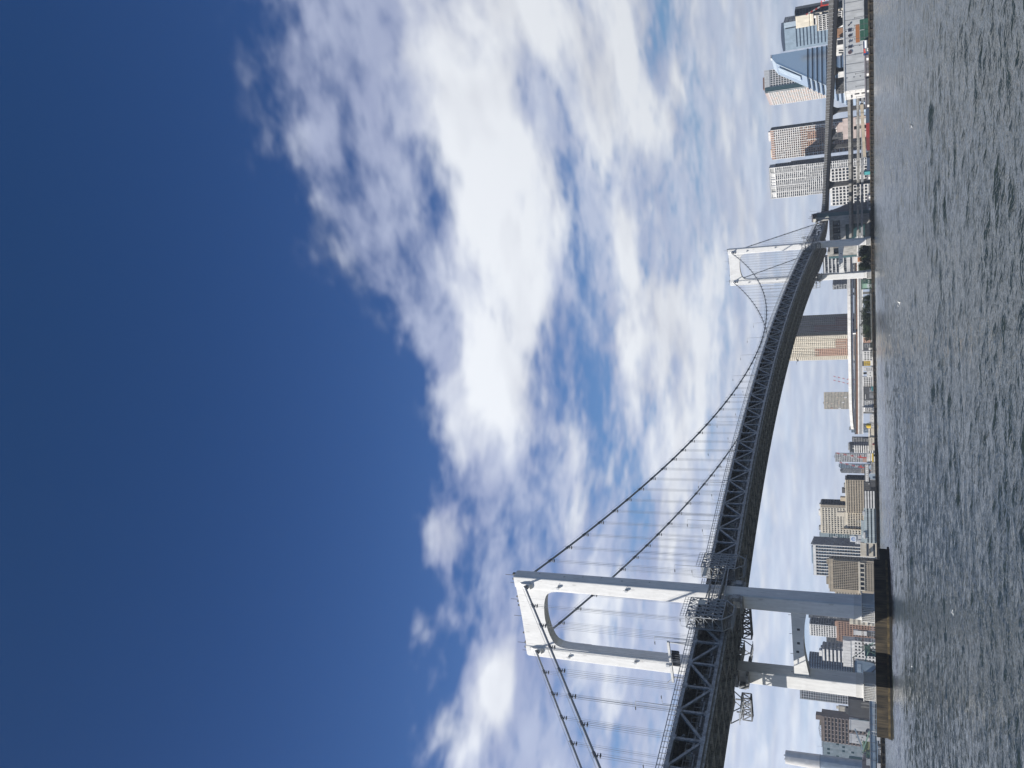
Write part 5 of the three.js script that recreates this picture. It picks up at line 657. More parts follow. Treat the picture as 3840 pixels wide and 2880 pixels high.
const lv = road('grey lower viaduct in front of the pink-beige block, upper of two', [[262, 17.6, -735], [240.5, 18.2, -780], [208, 19, -820], [179, 20.6, -880], [164, 21.4, -915], [150, 22, -935]], 40, [[-5, -3], [5, -3], [6.2, -1.4], [6.2, 0], [-6.2, 0], [-6.2, -1.4]], M.concreteDark, [[bandP(-6.5, -1.2, 1.2), M.concrete, 'parapet'], [bandP(6.2, -1.2, 1.2), M.concrete, 'parapet']], 'viaduct', [[222, -803, 2.4, 15], [186, -865, 2.4, 17]]);
road('thin grey road deck below the lower viaduct, lower of two', [[258, 11.2, -728], [236, 11.6, -770], [204, 12.4, -810], [176, 13.9, -870], [160, 14.6, -905], [148, 15, -925]], 40, [[-4, -1.7], [4, -1.7], [4, -0.4], [-4, -0.4]], M.concrete, [[bandP(-4.3, -1, 0.6), M.concrete, 'parapet'], [bandP(4, -1, 0.6), M.concrete, 'parapet'], [bandP(-4.2, -5.2, -3.0, 0.4), M.steelDark, 'pipe_rack']], 'viaduct', [[236, -770, 1.8, 10], [190, -842, 1.8, 11]]);
{ const t = thing('pipe_bridge', 'brown pipe bridge slanting over the red and navy containers', 'pipe bridge', [0, 0, 0]); mesh(mb().bar([206, 7.8, -682], [176, 6.4, -722], 1.6, 2.2), M.tanDark, t, 'duct'); for (const k of [0.1, 0.5, 0.9]) mesh(mb().bar([lerp(206, 176, k), 2.4, lerp(-682, -722, k)], [lerp(206, 176, k), 6.6, lerp(-682, -722, k)], 0.5), M.greyDark, t, 'support'); }

// ------------------------------------------------------------------ the grey warehouse with its sign
{
  const b = new Building('warehouse', 'long pale grey warehouse with a ring emblem and dark sign characters, sunlit white end', 'warehouse', [206.9, -650, -1.582, 21.2, 110, 18.4], M.siding, { parapet: false }); const H = b.h;
  b.part('eaves', mb().box(-b.w, 0.35, H - 0.1, H + 0.7, -b.d, 0.35), M.siding);
  for (let k = 1; k < 17; k++) b.panel('wall_joint', 'r', k * 6.3 - 0.12, k * 6.3 + 0.12, 3.4, H - 0.4, 0.14, M.grey);
  for (let k = 0; k < 17; k++) b.panel('wall_panel', 'r', k * 6.3 + 0.2, k * 6.3 + 6.1, 2.7, H - 0.6, 0.06, M.siding);
  b.part('loading_bay', mb().box(0.05, 0.12, -0.2, 2.5, -b.d + 1, -1), M.black);
  for (const u of [9, 31, 42.5]) for (const v of [5.4, 9.6, 14.4]) b.panel('window', 'r', u, u + 0.55, v, v + 0.75, 0.16, M.glass);
  for (const [u, v, w2, h2] of [[12.8, 6.6, 3.4, 3.2], [12.8, 2.2, 3.4, 3.0]]) b.panel('door', 'f', u - 3, u - 3 + w2, v, v + h2, 0.1, M.glass); for (const v of [4.5, 8.6, 12.5]) b.panel('window', 'f', 18.4, 19.1, v, v + 0.8, 0.08, M.glass); b.panel('corner_band', 'f', 15.4, 15.9, 0, H, 0.3, M.cream); b.panel('stair', 'f', 4, 11, 11.8, 12.4, 0.6, M.greyDark);
  for (const c of b.g.children) if (c.name === 'corner_band') c.material = M.white;
  b.part('white_end', mb().box(-b.w - 0.02, -0.02, -1, H - 0.2, 0.01, 0.05), M.white);
  // raised sign: strokes on a 12 x 12 grid, x to the right as read
  const G = { fu: [[6, 12, 6, 11], [1, 11, 11, 11], [1, 11, 1, 9.8], [11, 11, 11, 9.8], [3, 9.6, 9, 9.6], [3.5, 8.6, 8.5, 8.6], [3.5, 8.6, 3.5, 6.6], [8.5, 8.6, 8.5, 6.6], [3.5, 6.6, 8.5, 6.6], [2, 5.4, 10, 5.4], [2, 5.4, 2, 0.5], [10, 5.4, 10, 0.5], [2, 0.5, 10, 0.5], [2, 3, 10, 3], [6, 5.4, 6, 0.5]], shi: [[0.5, 7.6, 11.5, 7.6], [6, 12, 6, 0.6], [2, 0.6, 10, 0.6]], kura: [[6, 12, 0.5, 7.4], [6, 12, 11.5, 7.4], [3.5, 8.6, 8.5, 8.6], [3.2, 7.2, 8.8, 7.2], [3.2, 7.2, 2.2, 0.4], [8.8, 7.2, 8.8, 4.6], [3, 5.9, 8.8, 5.9], [3, 4.6, 8.8, 4.6], [4.2, 3.4, 9.6, 3.4], [4.2, 3.4, 4.2, 0.4], [9.6, 3.4, 9.6, 0.4], [4.2, 0.4, 9.6, 0.4]], ko: [[6, 12, 6, 11], [1, 11, 11.4, 11], [1, 11, 0.4, 0.4], [3, 9.2, 10.6, 9.2], [3.6, 7.6, 10, 7.6], [3.6, 7.6, 3.6, 4], [10, 7.6, 10, 4], [3.6, 5.8, 10, 5.8], [3.6, 4, 10, 4], [2.6, 2.2, 11.2, 2.2], [6.8, 10, 6.8, 0.2]], mark: [[0.6, 11, 4.6, 11], [0.8, 9.6, 4.4, 9.6], [1, 8.2, 4.6, 8.2], [3.6, 8.2, 7, 4.4], [6.4, 4.2, 11.4, 4.2], [6.6, 2.8, 11.2, 2.8], [6.8, 1.4, 11.4, 1.4]] };
  const sz = 2.45 / 12; let U = [31.2, 35.2, 39.3, 43.2, 47.4];
  ['fu', 'shi', 'kura', 'ko', 'mark'].forEach((k, n) => { const m = mb(); for (const [x0, y0, x1, y1] of G[k]) { const u0 = U[n] - 1.2 + x0 * sz, u1 = U[n] - 1.2 + x1 * sz, v0 = H - 5 + y0 * sz, v1 = H - 5 + y1 * sz; m.bar([0.2, v0, -u0], [0.2, v1, -u1], 0.2, 0.3, [1, 0, 0]); } b.part('sign_letter', m, M.ink); });
  const e = mb(), N = 20; for (let k = 0; k < N; k++) { const a = k / N * 6.2832, c = (k + 1) / N * 6.2832, f = (t) => [0.2, H - 3.7 + 1.25 * Math.sin(t), -27.4 - 1.25 * Math.cos(t)]; e.bar(f(a), f(c), 0.22, 0.3, [1, 0, 0]); } for (let k = 0; k < 4; k++) { const a = k * Math.PI / 2, c = (k + 1) * Math.PI / 2, f = (t) => [0.2, H - 3.7 + 0.86 * Math.sin(t), -27.4 - 0.86 * Math.cos(t)]; e.bar(f(a), f(c), 0.14, 0.3, [1, 0, 0]); } e.bar([0.2, H - 4.8, -27.4], [0.2, H - 2.6, -27.4], 0.16, 0.3, [1, 0, 0]).bar([0.2, H - 3.7, -26.3], [0.2, H - 3.7, -28.5], 0.16, 0.3, [1, 0, 0]); const em = b.part('sign_emblem', e, M.ink.clone()); em.material.color.setRGB(0.17, 0.09, 0.09);
}
// containers, trucks and clutter of the quay on the right
function container(label, mat, [x, z], turn, y = GY, len = 12, group) { const t = thing('shipping_container', label, 'shipping container', [x, y, z], turn, group); const m = mb().box(-len / 2, len / 2, 0.1, 2.6, -1.22, 1.22); mesh(m, mat, t, 'body'); const r = mb(); for (let k = 0; k < len * 1.4; k++) { const u = -len / 2 + 0.3 + k / 1.4; r.box(u, u + 0.3, 0.2, 2.5, 1.21, 1.27); } mesh(r, mat, t, 'corrugation'); const c = mb(); for (const u of [-1, 1]) for (const v of [0.1, 2.6]) c.bar([u * len / 2, v, -1.25], [u * len / 2, v, 1.25], 0.16); mesh(c, mat, t, 'frame'); return t; }
const QT = 1.05;
container('green container, lower one of the right green pair before the warehouse', M.green, [231, -594], -0.35, GY, 6); container('green container on top of the right green pair before the warehouse', M.green, [231, -594], -0.35, GY + 2.6, 6);
container('green container, lower one of the left green pair before the warehouse', M.green, [225, -597], -0.35, GY, 6); container('green container on top of the left green pair before the warehouse', M.green, [225, -597], -0.35, GY + 2.6, 6);
container('orange-brown container lying across the two green pairs', M.orange, [229, -603], -0.35, GY + 5.3, 11);
container('navy container with white marks right of the red one', M.navy, [191, -661], -0.85, GY, 12); container('red container with white lettering dots by the pipe bridge', M.red, [188.5, -690], -0.85, GY, 13);
{ const m = M.red.clone(); m.color.setRGB(0.13, 0.02, 0.022); container('dark maroon container left of the red one', m, [181, -701], -0.85, GY, 12); }
container('navy container beside the viaduct pier left of the maroon one', M.navy, [170, -721], -0.85, GY, 12);
{ const t = thing('workshop', 'blue-sided workshop with a pale domed tank truck at its front', 'workshop', [216, GY, -596], -0.35); mesh(mb().box(-4.5, 4.5, -1, 3.4, -3, 0), M.blue, t, 'wall'); mesh(mb().box(-4.7, 4.7, 3.4, 3.7, -3.2, 0.3), M.white, t, 'roof'); mesh(mb().box(-2, 0, 0, 2.4, 0.01, 0.08), M.glass, t, 'door'); }
{ const t = thing('tank_truck', 'white tank truck parked before the blue workshop', 'truck', [210.2, GY, -575], -0.4); mesh(mb().tube([[-1.6, 1.5, 0], [3, 1.5, 0]], 1.0, 14), M.paleGrey, t, 'tank'); mesh(mb().box(-3.6, -1.8, 0.4, 2.3, -1.1, 1.1), M.white, t, 'cab'); mesh(mb().box(-3.64, -1.9, 1.4, 2.1, -1.0, 1.13), M.glass, t, 'window'); mesh(mb().box(-3.4, 3.2, 0.3, 0.6, -0.9, 0.9), M.rubber, t, 'chassis'); for (const x of [-2.7, 1.2, 2.4]) { const w = mesh(mb().cyl(0, -1.1, 1.1, 0, 0.42, 0.42, 14), M.rubber, t, 'wheel'); w.position.set(x, 0.42, 0); w.rotation.x = Math.PI / 2; } }
{ const t = thing('gate_house', 'orange-red gate box on posts left of the blue workshop', 'gate house', [212.2, GY, -590], -0.4); mesh(mb().box(-1.3, 1.3, 1.8, 3.1, -1, 1), M.craneRed, t, 'cabin'); mesh(mb().bar([-1, 0, 0.8], [-1, 1.8, 0.8], 0.25).bar([1, 0, 0.8], [1, 1.8, 0.8], 0.25), M.greyDark, t, 'leg'); }
for (const [l, x, z, len, mat] of [['long purple-grey quay shed before the middle of the warehouse', 207, -604, 17, M.mauve], ['long blue-grey quay shed before the white warehouse end', 195, -624, 24, M.greyDark], ['grey freight shed left of the teal box, by the viaduct pier', 165, -741, 9, M.grey], ['low blue-grey shed along the quay before the anchorage', 150, -781, 16, M.grey]]) { const t = thing('freight_shed', l, 'shed', [x, GY, z], z < -700 ? -0.85 : -0.95); const h = 2.1; mesh(mb().box(-len / 2, len / 2, -1, h, -3, 0), mat, t, 'wall'); mesh(mb().hexa([[-len / 2 - 0.2, h, 0.4], [len / 2 + 0.2, h, 0.4], [len / 2 + 0.2, h + 0.2, 0.4], [-len / 2 - 0.2, h + 0.2, 0.4], [-len / 2 - 0.2, h + 0.6, -3.2], [len / 2 + 0.2, h + 0.6, -3.2], [len / 2 + 0.2, h + 0.8, -3.2], [-len / 2 - 0.2, h + 0.8, -3.2]]), M.mauve, t, 'roof'); for (let k = 0; k < Math.round(len / 4); k++) mesh(mb().box(-len / 2 + 0.8 + k * 4, -len / 2 + 2.6 + k * 4, 0, 1.6, 0.01, 0.07), k % 3 ? M.greyDark : M.white, t, 'door'); }
{ const t = thing('kiosk', 'small turquoise box on the quay between the two viaduct piers', 'kiosk', [166, GY, -735], -0.8); mesh(mb().box(-1.5, 1.5, 0, 4.6, -1.2, 1.2), M.aqua, t, 'wall'); mesh(mb().box(-1.7, 1.7, 4.6, 4.9, -1.4, 1.4), M.tealDark, t, 'roof'); }
{ let first; [[238, -598], [229, -588], [221, -590], [212, -592], [203, -604], [197, -612], [193, -622], [187, -640]].forEach(([x, z], i) => { const t = i ? first.clone() : thing('street_lamp', 'thin grey yard lamp standing before the grey warehouse wall', 'street lamp', [0, 0, 0], 0, 'yard lamps before the warehouse'); if (!i) { mesh(mb().tube([[0, 0, 0], [0, 8.4, 0]], [0.16, 0.1], 6), M.greyDark, t, 'pole'); mesh(mb().bar([-0.9, 8.3, 0], [0.5, 8.5, 0], 0.2), M.greyDark, t, 'lamp_head'); first = t; } else { t.name = numbered('street_lamp'); scene.add(t); } t.position.set(x, GY, z); }); }

// ------------------------------------------------------------------ waterside houses under the railway
function house(name, label, key, mat, fn, cat = 'house') { const b = new Building(name, label, cat, CITY(key), mat); fn && fn(b); return b; }
house('apartment_building', 'white three-storey block of evenly spaced dark windows on the brown quay', 'houseWindowed', M.white, (b) => { b.grid('f', { nx: 5, ny: 3, v0: 0.6, v1: b.h - 0.6, each: true, frame: M.white, e: 0.3, pier: 0.42, band: 0.45, odds: [0.8, 1] }); b.clutter(1, M.grey); });
house('house', 'narrow house trimmed in yellow left of the windowed white block', 'houseYellow', M.greyDark, (b) => { b.grid('f', { nx: 3, ny: 3, v0: 3, each: true, frame: M.yellow, e: 0.3, pier: 0.25, band: 0.3 }); b.panel('shop_front', 'f', 0.3, 5, 0, 2.6, 0.3, M.white); });
house('house', 'low dazzling white house on the quay edge with two small windows', 'houseWhiteLow', M.white, (b) => { for (const u of [1, 3.6]) b.panel('window', 'f', u, u + 0.9, 2.4, 3.4, 0.06, M.glass); });
house('office_building', 'white-framed office with three rows of black windows', 'houseFrame', M.white, (b) => b.grid('f', { nx: 6, ny: 3, v0: 2.6, v1: b.h - 0.3, each: true, frame: M.white, e: 0.5, pier: 0.3, band: 0.4, odds: [0.9, 1] }), 'office');
house('warehouse', 'charcoal quay shed with a skylight strip and white lamp dots', 'shedDark', M.greyDark, (b) => { b.panel('door', 'f', 2, 7, 0, 4, 0.1, M.steelDark); b.panel('door', 'f', 8, 12.6, 0, 4, 0.1, M.steelDark); b.panel('sign_strip', 'f', 1, 6, b.h - 1.2, b.h - 0.7, 0.3, M.white); b.roof('roof_box', -5, -3, 1.4, -1, -0.2, M.white); }, 'warehouse');
house('office_building', 'white stair-like office with stacked balconies between dark shed and white hall', 'houseStair', M.white, (b) => b.grid('f', { nx: 2, ny: 4, v0: 2, v1: b.h - 1.5, each: true, frame: M.white, e: 0.9, pier: 0.12, band: 0.36 }), 'office');
house('warehouse', 'long low brilliant white hall on the quay beside the yellow tank', 'houseLongWhite', M.white, (b) => { for (let k = 0; k < 4; k++) b.panel('window', 'f', 2 + k * 3.2, 2.5 + k * 3.2, 1.4, 1.9, 0.06, M.glassMid); }, 'hall');
house('warehouse', 'cream row of sheds left of the yellow tank', 'creamRow', M.cream, (b) => b.panel('roof_edge', 'f', 0, b.w, b.h - 0.5, b.h + 0.2, 0.4, M.white), 'shed');
house('shop', 'cream shop row with square windows below the grey and striped offices', 'creamShop', M.cream, (b) => { for (let k = 0; k < 6; k++) b.panel('window', 'f', 1 + k * 2, 1.9 + k * 2, 2.2, 3.1, 0.06, k % 2 ? M.glass : M.glassMid); b.panel('red_awning', 'f', 5.6, 7, 0.4, 2, 0.8, M.red); }, 'shop');
house('warehouse', 'yellow-and-white banded store above the wharf', 'yellowShop', M.white, (b) => { b.panel('yellow_band', 'f', 0, b.w, 1.4, 2.6, 0.2, M.yellow); b.panel('yellow_band', 'f', 0, b.w, 4, 4.8, 0.2, M.cream); b.panel('door', 'f', 6.6, 8.6, 0, 1.3, 0.1, M.black); }, 'store');
house('warehouse', 'long white transit shed with a row of round dots under the roof', 'dottedWhite', M.greyDark, (b) => { b.panel('white_fascia', 'f', 0, b.w, b.h - 2.6, b.h, 0.4, M.white); for (let k = 0; k < 9; k++) b.panel('dot', 'f', 0.9 + k * 1.8, 1.5 + k * 1.8, b.h - 1.7, b.h - 1.0, 0.46, M.greyDark); }, 'transit shed');
house('wall', 'pale concrete wharf wall below the two blue-white tents', 'paleWall', M.concretePale, null, 'wall');
for (const [k, l, o] of [['tentA', 'blue-white gabled tent with an orange crane jib across it', true], ['tentB', 'blue-white gabled tent left of the one with the orange jib', false]]) { const [x, z, t0, w, d, h] = CITY(k), t = thing('storage_tent', l, 'tent', [x, GY, z], t0); mesh(mb().prism([[-w, 0], [0, 0], [0, 3.4], [-w / 2, 5.4], [-w, 3.4]], -9, 0), M.bluePale, t, 'cover'); mesh(mb().box(-w - 0.3, -w, 0, 4.4, -9, 0.2).box(0, 0.3, 0, 4.4, -9, 0.2), M.white, t, 'frame'); mesh(mb().box(-w * 0.8, -w * 0.45, 0, 2.4, 0.02, 0.1), M.navy, t, 'door'); if (o) mesh(mb().bar([-0.6, 0.6, 0.6], [-w + 0.6, 4.2, 0.6], 0.6), M.orange, t, 'jib'); }
house('house', 'dark-roofed house at the left end of the waterside trees', 'houseDarkRoof', M.greyDark, (b) => { b.panel('white_gable', 'f', 0.4, 3, 0.4, 4, 0.3, M.white); b.grid('f', { nx: 3, ny: 2, u0: 3.4, v0: 3, frame: M.grey, each: true, e: 0.2 }); });
house('house', 'grey house with a pale rooftop strip left of the charcoal shed', 'houseGreyR', M.grey, (b) => b.grid('f', { nx: 4, ny: 3, v0: 2, frame: M.paleGrey, each: true, e: 0.3 }));
house('clinic', 'dark green building with a pale stairwell beside the far tower foot', 'greenClinic', M.craneGreen, (b) => { b.grid('f', { nx: 5, ny: 3, v0: 1.6, each: true, frame: M.craneGreen, e: 0.3, glass: [M.glassTeal, M.tealPale, M.glassMid] }); b.panel('stair_tower', 'f', 2, 4, 0, b.h - 0.6, 0.8, M.tealPale); }, 'clinic');
house('office_building', 'white block with an orange-brown base seen left of the far tower leg', 'whiteClub', M.white, (b) => { b.panel('orange_panel', 'f', 1, 5.6, 9, 13, 0.5, M.orange); b.grid('f', { nx: 4, ny: 3, v0: 1, v1: 8, each: true, frame: M.tanDark, e: 0.4 }); }, 'office');
house('hut', 'little mint kiosk with a white front right of the waterside trees', 'blueShed', M.mint, (b) => b.panel('white_front', 'f', 0.4, 4, 0.4, 4.6, 0.2, M.tealPale), 'kiosk');
house('house', 'slim white house squeezed between yellow-trimmed and dazzling white ones', 'houseShop2', M.white, (b) => b.grid('f', { nx: 2, ny: 3, v0: 1, each: true, frame: M.white, e: 0.25, pier: 0.4, band: 0.45 }));
{ const t = thing('storage_tank', 'yellow round tank on legs among the white waterside houses', 'tank', [-47.4, GY, -897]); mesh(mb().cyl(0, 3.2, 6.6, 0, 2.3, 2.5, 20).cyl(0, 6.6, 7.6, 0, 2.5, 0.6, 20), M.yellow, t, 'shell'); for (let k = 0; k < 5; k++) mesh(mb().bar([Math.cos(k * 1.257) * 1.9, 0, Math.sin(k * 1.257) * 1.9], [Math.cos(k * 1.257) * 1.9, 3.4, Math.sin(k * 1.257) * 1.9], 0.3), M.greyDark, t, 'leg'); mesh(mb().tube([[2.6, 0, 0.6], [3.4, 5, 0.6]], 0.3, 6), M.white, t, 'pipe'); }
{ const t = thing('work_boat', 'small turquoise boat lifted on the quay before the charcoal shed', 'boat', [-11, GY, -907], 0.1); mesh(mb().prism([[-2.6, 1.8], [-2, 0.6], [1.8, 0.5], [3, 2.2]], -1, 1), M.aqua, t, 'hull'); mesh(mb().box(-1.4, 0.6, 1.8, 3.6, -0.7, 0.7), M.tealPale, t, 'cabin'); mesh(mb().box(-1.2, 0.4, 2.5, 3.2, -0.74, 0.74), M.glass, t, 'window'); mesh(mb().bar([-1, 0, 0], [-1, 0.7, 0], 0.3).bar([1.2, 0, 0], [1.2, 0.7, 0], 0.3), M.tanDark, t, 'cradle'); }

// ------------------------------------------------------------------ left quay: walled road, parked vehicles, cranes
{ const t = thing('quay_building', 'long low blue-grey quay building with a dark slit, running out of the left edge', 'quay building', [-222, 0, -640], 0.14); mesh(mb().box(-150, 0, 5.9, 9.2, -8, 0), M.blueGrey, t, 'upper_wall'); mesh(mb().box(-150, 0, 5.3, 5.9, -8, -0.8), M.black, t, 'slit'); mesh(mb().box(-150, 0, 2.3, 5.3, -8, -0.1), M.blueGrey, t, 'lower_wall'); for (let k = 0; k < 20; k++) mesh(mb().box(-4 - k * 6 - 0.12, -4 - k * 6 + 0.12, 5.9, 9.3, 0, 0.12), M.grey, t, 'wall_joint'); for (let k = 0; k < 14; k++) mesh(mb().box(-8 - k * 7, -6 - k * 7, 2.6, 4.6, -0.08, 0.0), k % 3 ? M.greyDark : M.glass, t, 'door'); mesh(mb().box(-150.2, 0.2, 9.2, 9.6, -8.2, 0.3), M.grey, t, 'roof_edge'); mesh(mb().bar([-26, 2.4, 3], [-26, 8.2, 1.5], 0.35), M.white, t, 'ladder'); }
function vehicle(label, cat, mat, [x, z], turn, len, h, cab) { const t = thing(cat.replace(' ', '_'), label, cat, [x, GY, z], turn); const low = cab ? 0.55 : 0.35; mesh(mb().box(-len / 2 + (cab ? 1.9 : 0), len / 2, low, h, -1.05, 1.05), mat, t, cab ? 'cargo_box' : 'body'); if (cab) mesh(mb().box(-len / 2, -len / 2 + 1.8, 0.4, 2.2, -1, 1), M.white, t, 'cab'); mesh(mb().box(-len / 2 - 0.02, -len / 2 + (cab ? 1.5 : len * 0.9), cab ? 1.3 : h * 0.58, cab ? 2.05 : h * 0.9, -1.08, 1.08), M.glass, t, 'window'); for (const u of [-0.32, 0.32]) { const w = mesh(mb().cyl(0, -1.08, 1.08, 0, 0.38, 0.38, 12), M.rubber, t, 'wheel'); w.position.set(u * len, 0.38, 0); w.rotation.x = Math.PI / 2; } return t; }
vehicle('white box truck on the left quay, first left of the tower pier', 'truck', M.white, [-249, -627], 0.1, 5.6, 2.7, true); vehicle('white van on the left quay beside the box truck', 'van', M.paleGrey, [-257, -626], 0.1, 4.6, 1.9, false); vehicle('black van on the left quay before the slit wall', 'van', M.black, [-262.6, -626], 0.1, 4.8, 2.1, false); vehicle('white lorry further left on the quay, its box open and pale', 'truck', M.white, [-268, -625], 0.12, 6, 2.8, true); vehicle('brown estate car on the left quay near the picture edge', 'car', M.brown, [-274, -624], 0.1, 4.4, 1.5, false); vehicle('dark blue truck at the left picture edge of the quay', 'truck', M.navy, [-281, -624], 0.12, 6.4, 2.9, true);
function crane(label, pos, turn, o) {
  const t = thing('harbour_crane', label, 'harbour crane', pos, turn), P = (m, mat, n) => mesh(m, mat, t, n);
  for (const x of [-3.5, 3.5]) for (const z of [-3, 3]) P(mb().bar([x, 0, z], [x * 0.6, 6.2, z * 0.6], 0.55), M.craneGreen, 'portal_leg'); P(mb().box(-2.8, 2.8, 6.2, 6.9, -2.6, 2.6), M.craneGreen, 'portal_beam'); P(mb().box(-2.2, 2.2, 7, 10.2, -2.4, 2.4), M.craneGreen, 'machine_house'); P(mb().box(-2.24, -0.4, 8, 9.4, -1.4, 2.44), M.glassTeal, 'cabin_window'); P(mb().bar([-1, 10.2, 0.8], [0.2, 13.2, 0], 0.35).bar([1.6, 10.2, 0.8], [0.2, 13.2, 0], 0.35), M.craneGreen, 'mast_frame');
  for (const [n, a, b, w, mat] of o) { const m = mb(); if (w > 0) m.bar(a, b, w); else { const A = new THREE.Vector3(...a), B = new THREE.Vector3(...b), q = (k, e, f) => A.clone().lerp(B, k).add(new THREE.Vector3(0, e, f)).toArray(); for (const e of [-0.6, 0.6]) for (const f of [-0.5, 0.5]) m.bar(q(0, e, f), q(1, e, f), 0.2); for (let k = 0; k < 10; k++) { m.bar(q(k / 10, -0.6, 0.5), q((k + 1) / 10, 0.6, 0.5), 0.14); m.bar(q(k / 10, 0.6, -0.5), q((k + 1) / 10, -0.6, -0.5), 0.14); } } P(m, mat, n); }
  P(mb().tube([[0.2, 13.2, 0], o[0][2]], 0.08, 4), M.greyDark, 'stay_rope'); return t;
}
crane('green level-luffing crane with a brown lattice boom, seen between the bridge legs', [-206, GY, -690], 0.1, [['jib', [-2, 10.5, 0], [-8.4, 19, 0.6], 0.5, M.craneGreen], ['boom', [-1.5, 11.2, 0], [16, 11.2, 0.4], -1, M.brown], ['brace', [-1.5, 7.4, 1.4], [-11.5, 10.4, 1.8], 0.75, M.mint], ['brace', [1.6, 8.6, 1.8], [5.2, 3.4, 2.4], 0.6, M.mint], ['counter_jib', [2, 10, 0], [7, 14, 0], 0.4, M.craneGreen]]);
crane('green crane with two long struts meeting in a V above the left quay', [-284, GY, -684], 0.1, [['jib', [2.6, 12.4, 0.8], [17.2, 17.8, 1.0], 0.85, M.blueGrey], ['boom', [2.6, 12.2, 0.8], [17, 7.6, 0.8], 0.85, M.mint]]);
{ const t = thing('ship_unloader', 'grey hopper housing with a pale sign plate on the quay between the bridge legs', 'unloader', [-214.6, GY, -686], 0.12); mesh(mb().prism([[-10.6, 5.5], [-7, 1.6], [-1.4, 3.6], [-0.6, 8], [-0.2, 15.4], [-2.2, 17.6], [-10.2, 17], [-11.2, 10]], -7, 0), M.blueGrey, t, 'housing'); mesh(mb().box(-8.6, -2.8, 12.6, 15.4, 0.02, 0.14), M.bluePale, t, 'sign_plate'); for (const [x, y] of [[-9.6, 6], [-1.4, 5]]) for (const z of [-6, -0.8]) mesh(mb().bar([x, -0.4, z], [x, y, z], 0.6), M.greyDark, t, 'leg'); mesh(mb().bar([-10.4, 7.6, 0.3], [-2, -0.2, 0.3], 0.7), M.greyDark, t, 'brace'); mesh(mb().box(-11.4, 0.2, 17.4, 18.2, -7.4, 0.4), M.greyDark, t, 'roof'); mesh(mb().box(-12.8, -9.8, 8.2, 11.8, 0.2, 1.8), M.paleGrey, t, 'control_cabin'); mesh(mb().box(-12.4, -10.2, 9, 11, 1.8, 1.86), M.glass, t, 'window'); const r = mb(); for (let k = 0; k < 8; k++) r.bar([-11 + k * 1.6, 18.2, 0.2], [-11 + k * 1.6, 19.3, 0.2], 0.1); r.bar([-11, 19.3, 0.2], [0, 19.3, 0.2], 0.1); mesh(r, M.craneGreen, t, 'guard_rail'); }
{ const b = new Building('switch_house', 'low slate plant room with pale vent strips right of the grey hopper', 'plant room', [-206.6, -690, 0.119, 5.4, 4, 11.5], M.tealDark); b.panel('vent', 'f', 0.6, 4.6, 5, 6, 0.1, M.greyDark); b.panel('vent', 'f', 0.6, 4.6, 2, 3, 0.1, M.mint); }
// red and white tower cranes far off
function towerCrane(label, a, b, w, mastTo) { const t = thing('tower_crane', label, 'tower crane', a); const A = new THREE.Vector3(0, 0, 0), B = new THREE.Vector3(...b).sub(new THREE.Vector3(...a)), n = 7; for (let k = 0; k < n; k++) { const m = mb(), p = A.clone().lerp(B, k / n), q = A.clone().lerp(B, (k + 1) / n); for (const e of [-w / 2, w / 2]) m.bar([p.x + e, p.y, p.z], [q.x + e, q.y, q.z], w * 0.28); m.bar([p.x - w / 2, p.y, p.z], [q.x + w / 2, q.y, q.z], w * 0.2).bar([p.x + w / 2, p.y, p.z], [q.x - w / 2, q.y, q.z], w * 0.2); mesh(m, k % 2 ? M.white : M.craneRed, t, 'jib_section'); } mesh(mb().bar([0, 0, 0], [0, mastTo - a[1], 0], w * 1.1), M.craneRed, t, 'mast'); mesh(mb().cbox(w, 0.6, 0, w * 2.2, w * 1.6, w * 1.4), M.craneRed, t, 'cab'); return t; }
towerCrane('red and white luffing crane leaning in front of the black tower', [397, 46, -950], [390.3, 62.5, -950], 1.1, 30); towerCrane('red crane stub cut by the right edge above the viaduct', [379.6, 35, -890], [379.8, 45, -900], 1.2, 30); towerCrane('right one of two slim red and white cranes beyond the expressway', [-4.2, 54, -2200], [5, 90, -2200], 1.9, 3); towerCrane('left one of two slim red and white cranes beyond the expressway', [-14.6, 54, -2200], [-4.4, 90, -2200], 1.9, 3); towerCrane('red crane climbing the pale grey high-rise far behind the wharf', [-175, 28, -1985], [-165.8, 78, -1985], 2.2, 3); towerCrane('red and white crane before the thin steel-blue high-rise', [-206.5, 29, -2085], [-195.4, 76, -2085], 2.2, 3);

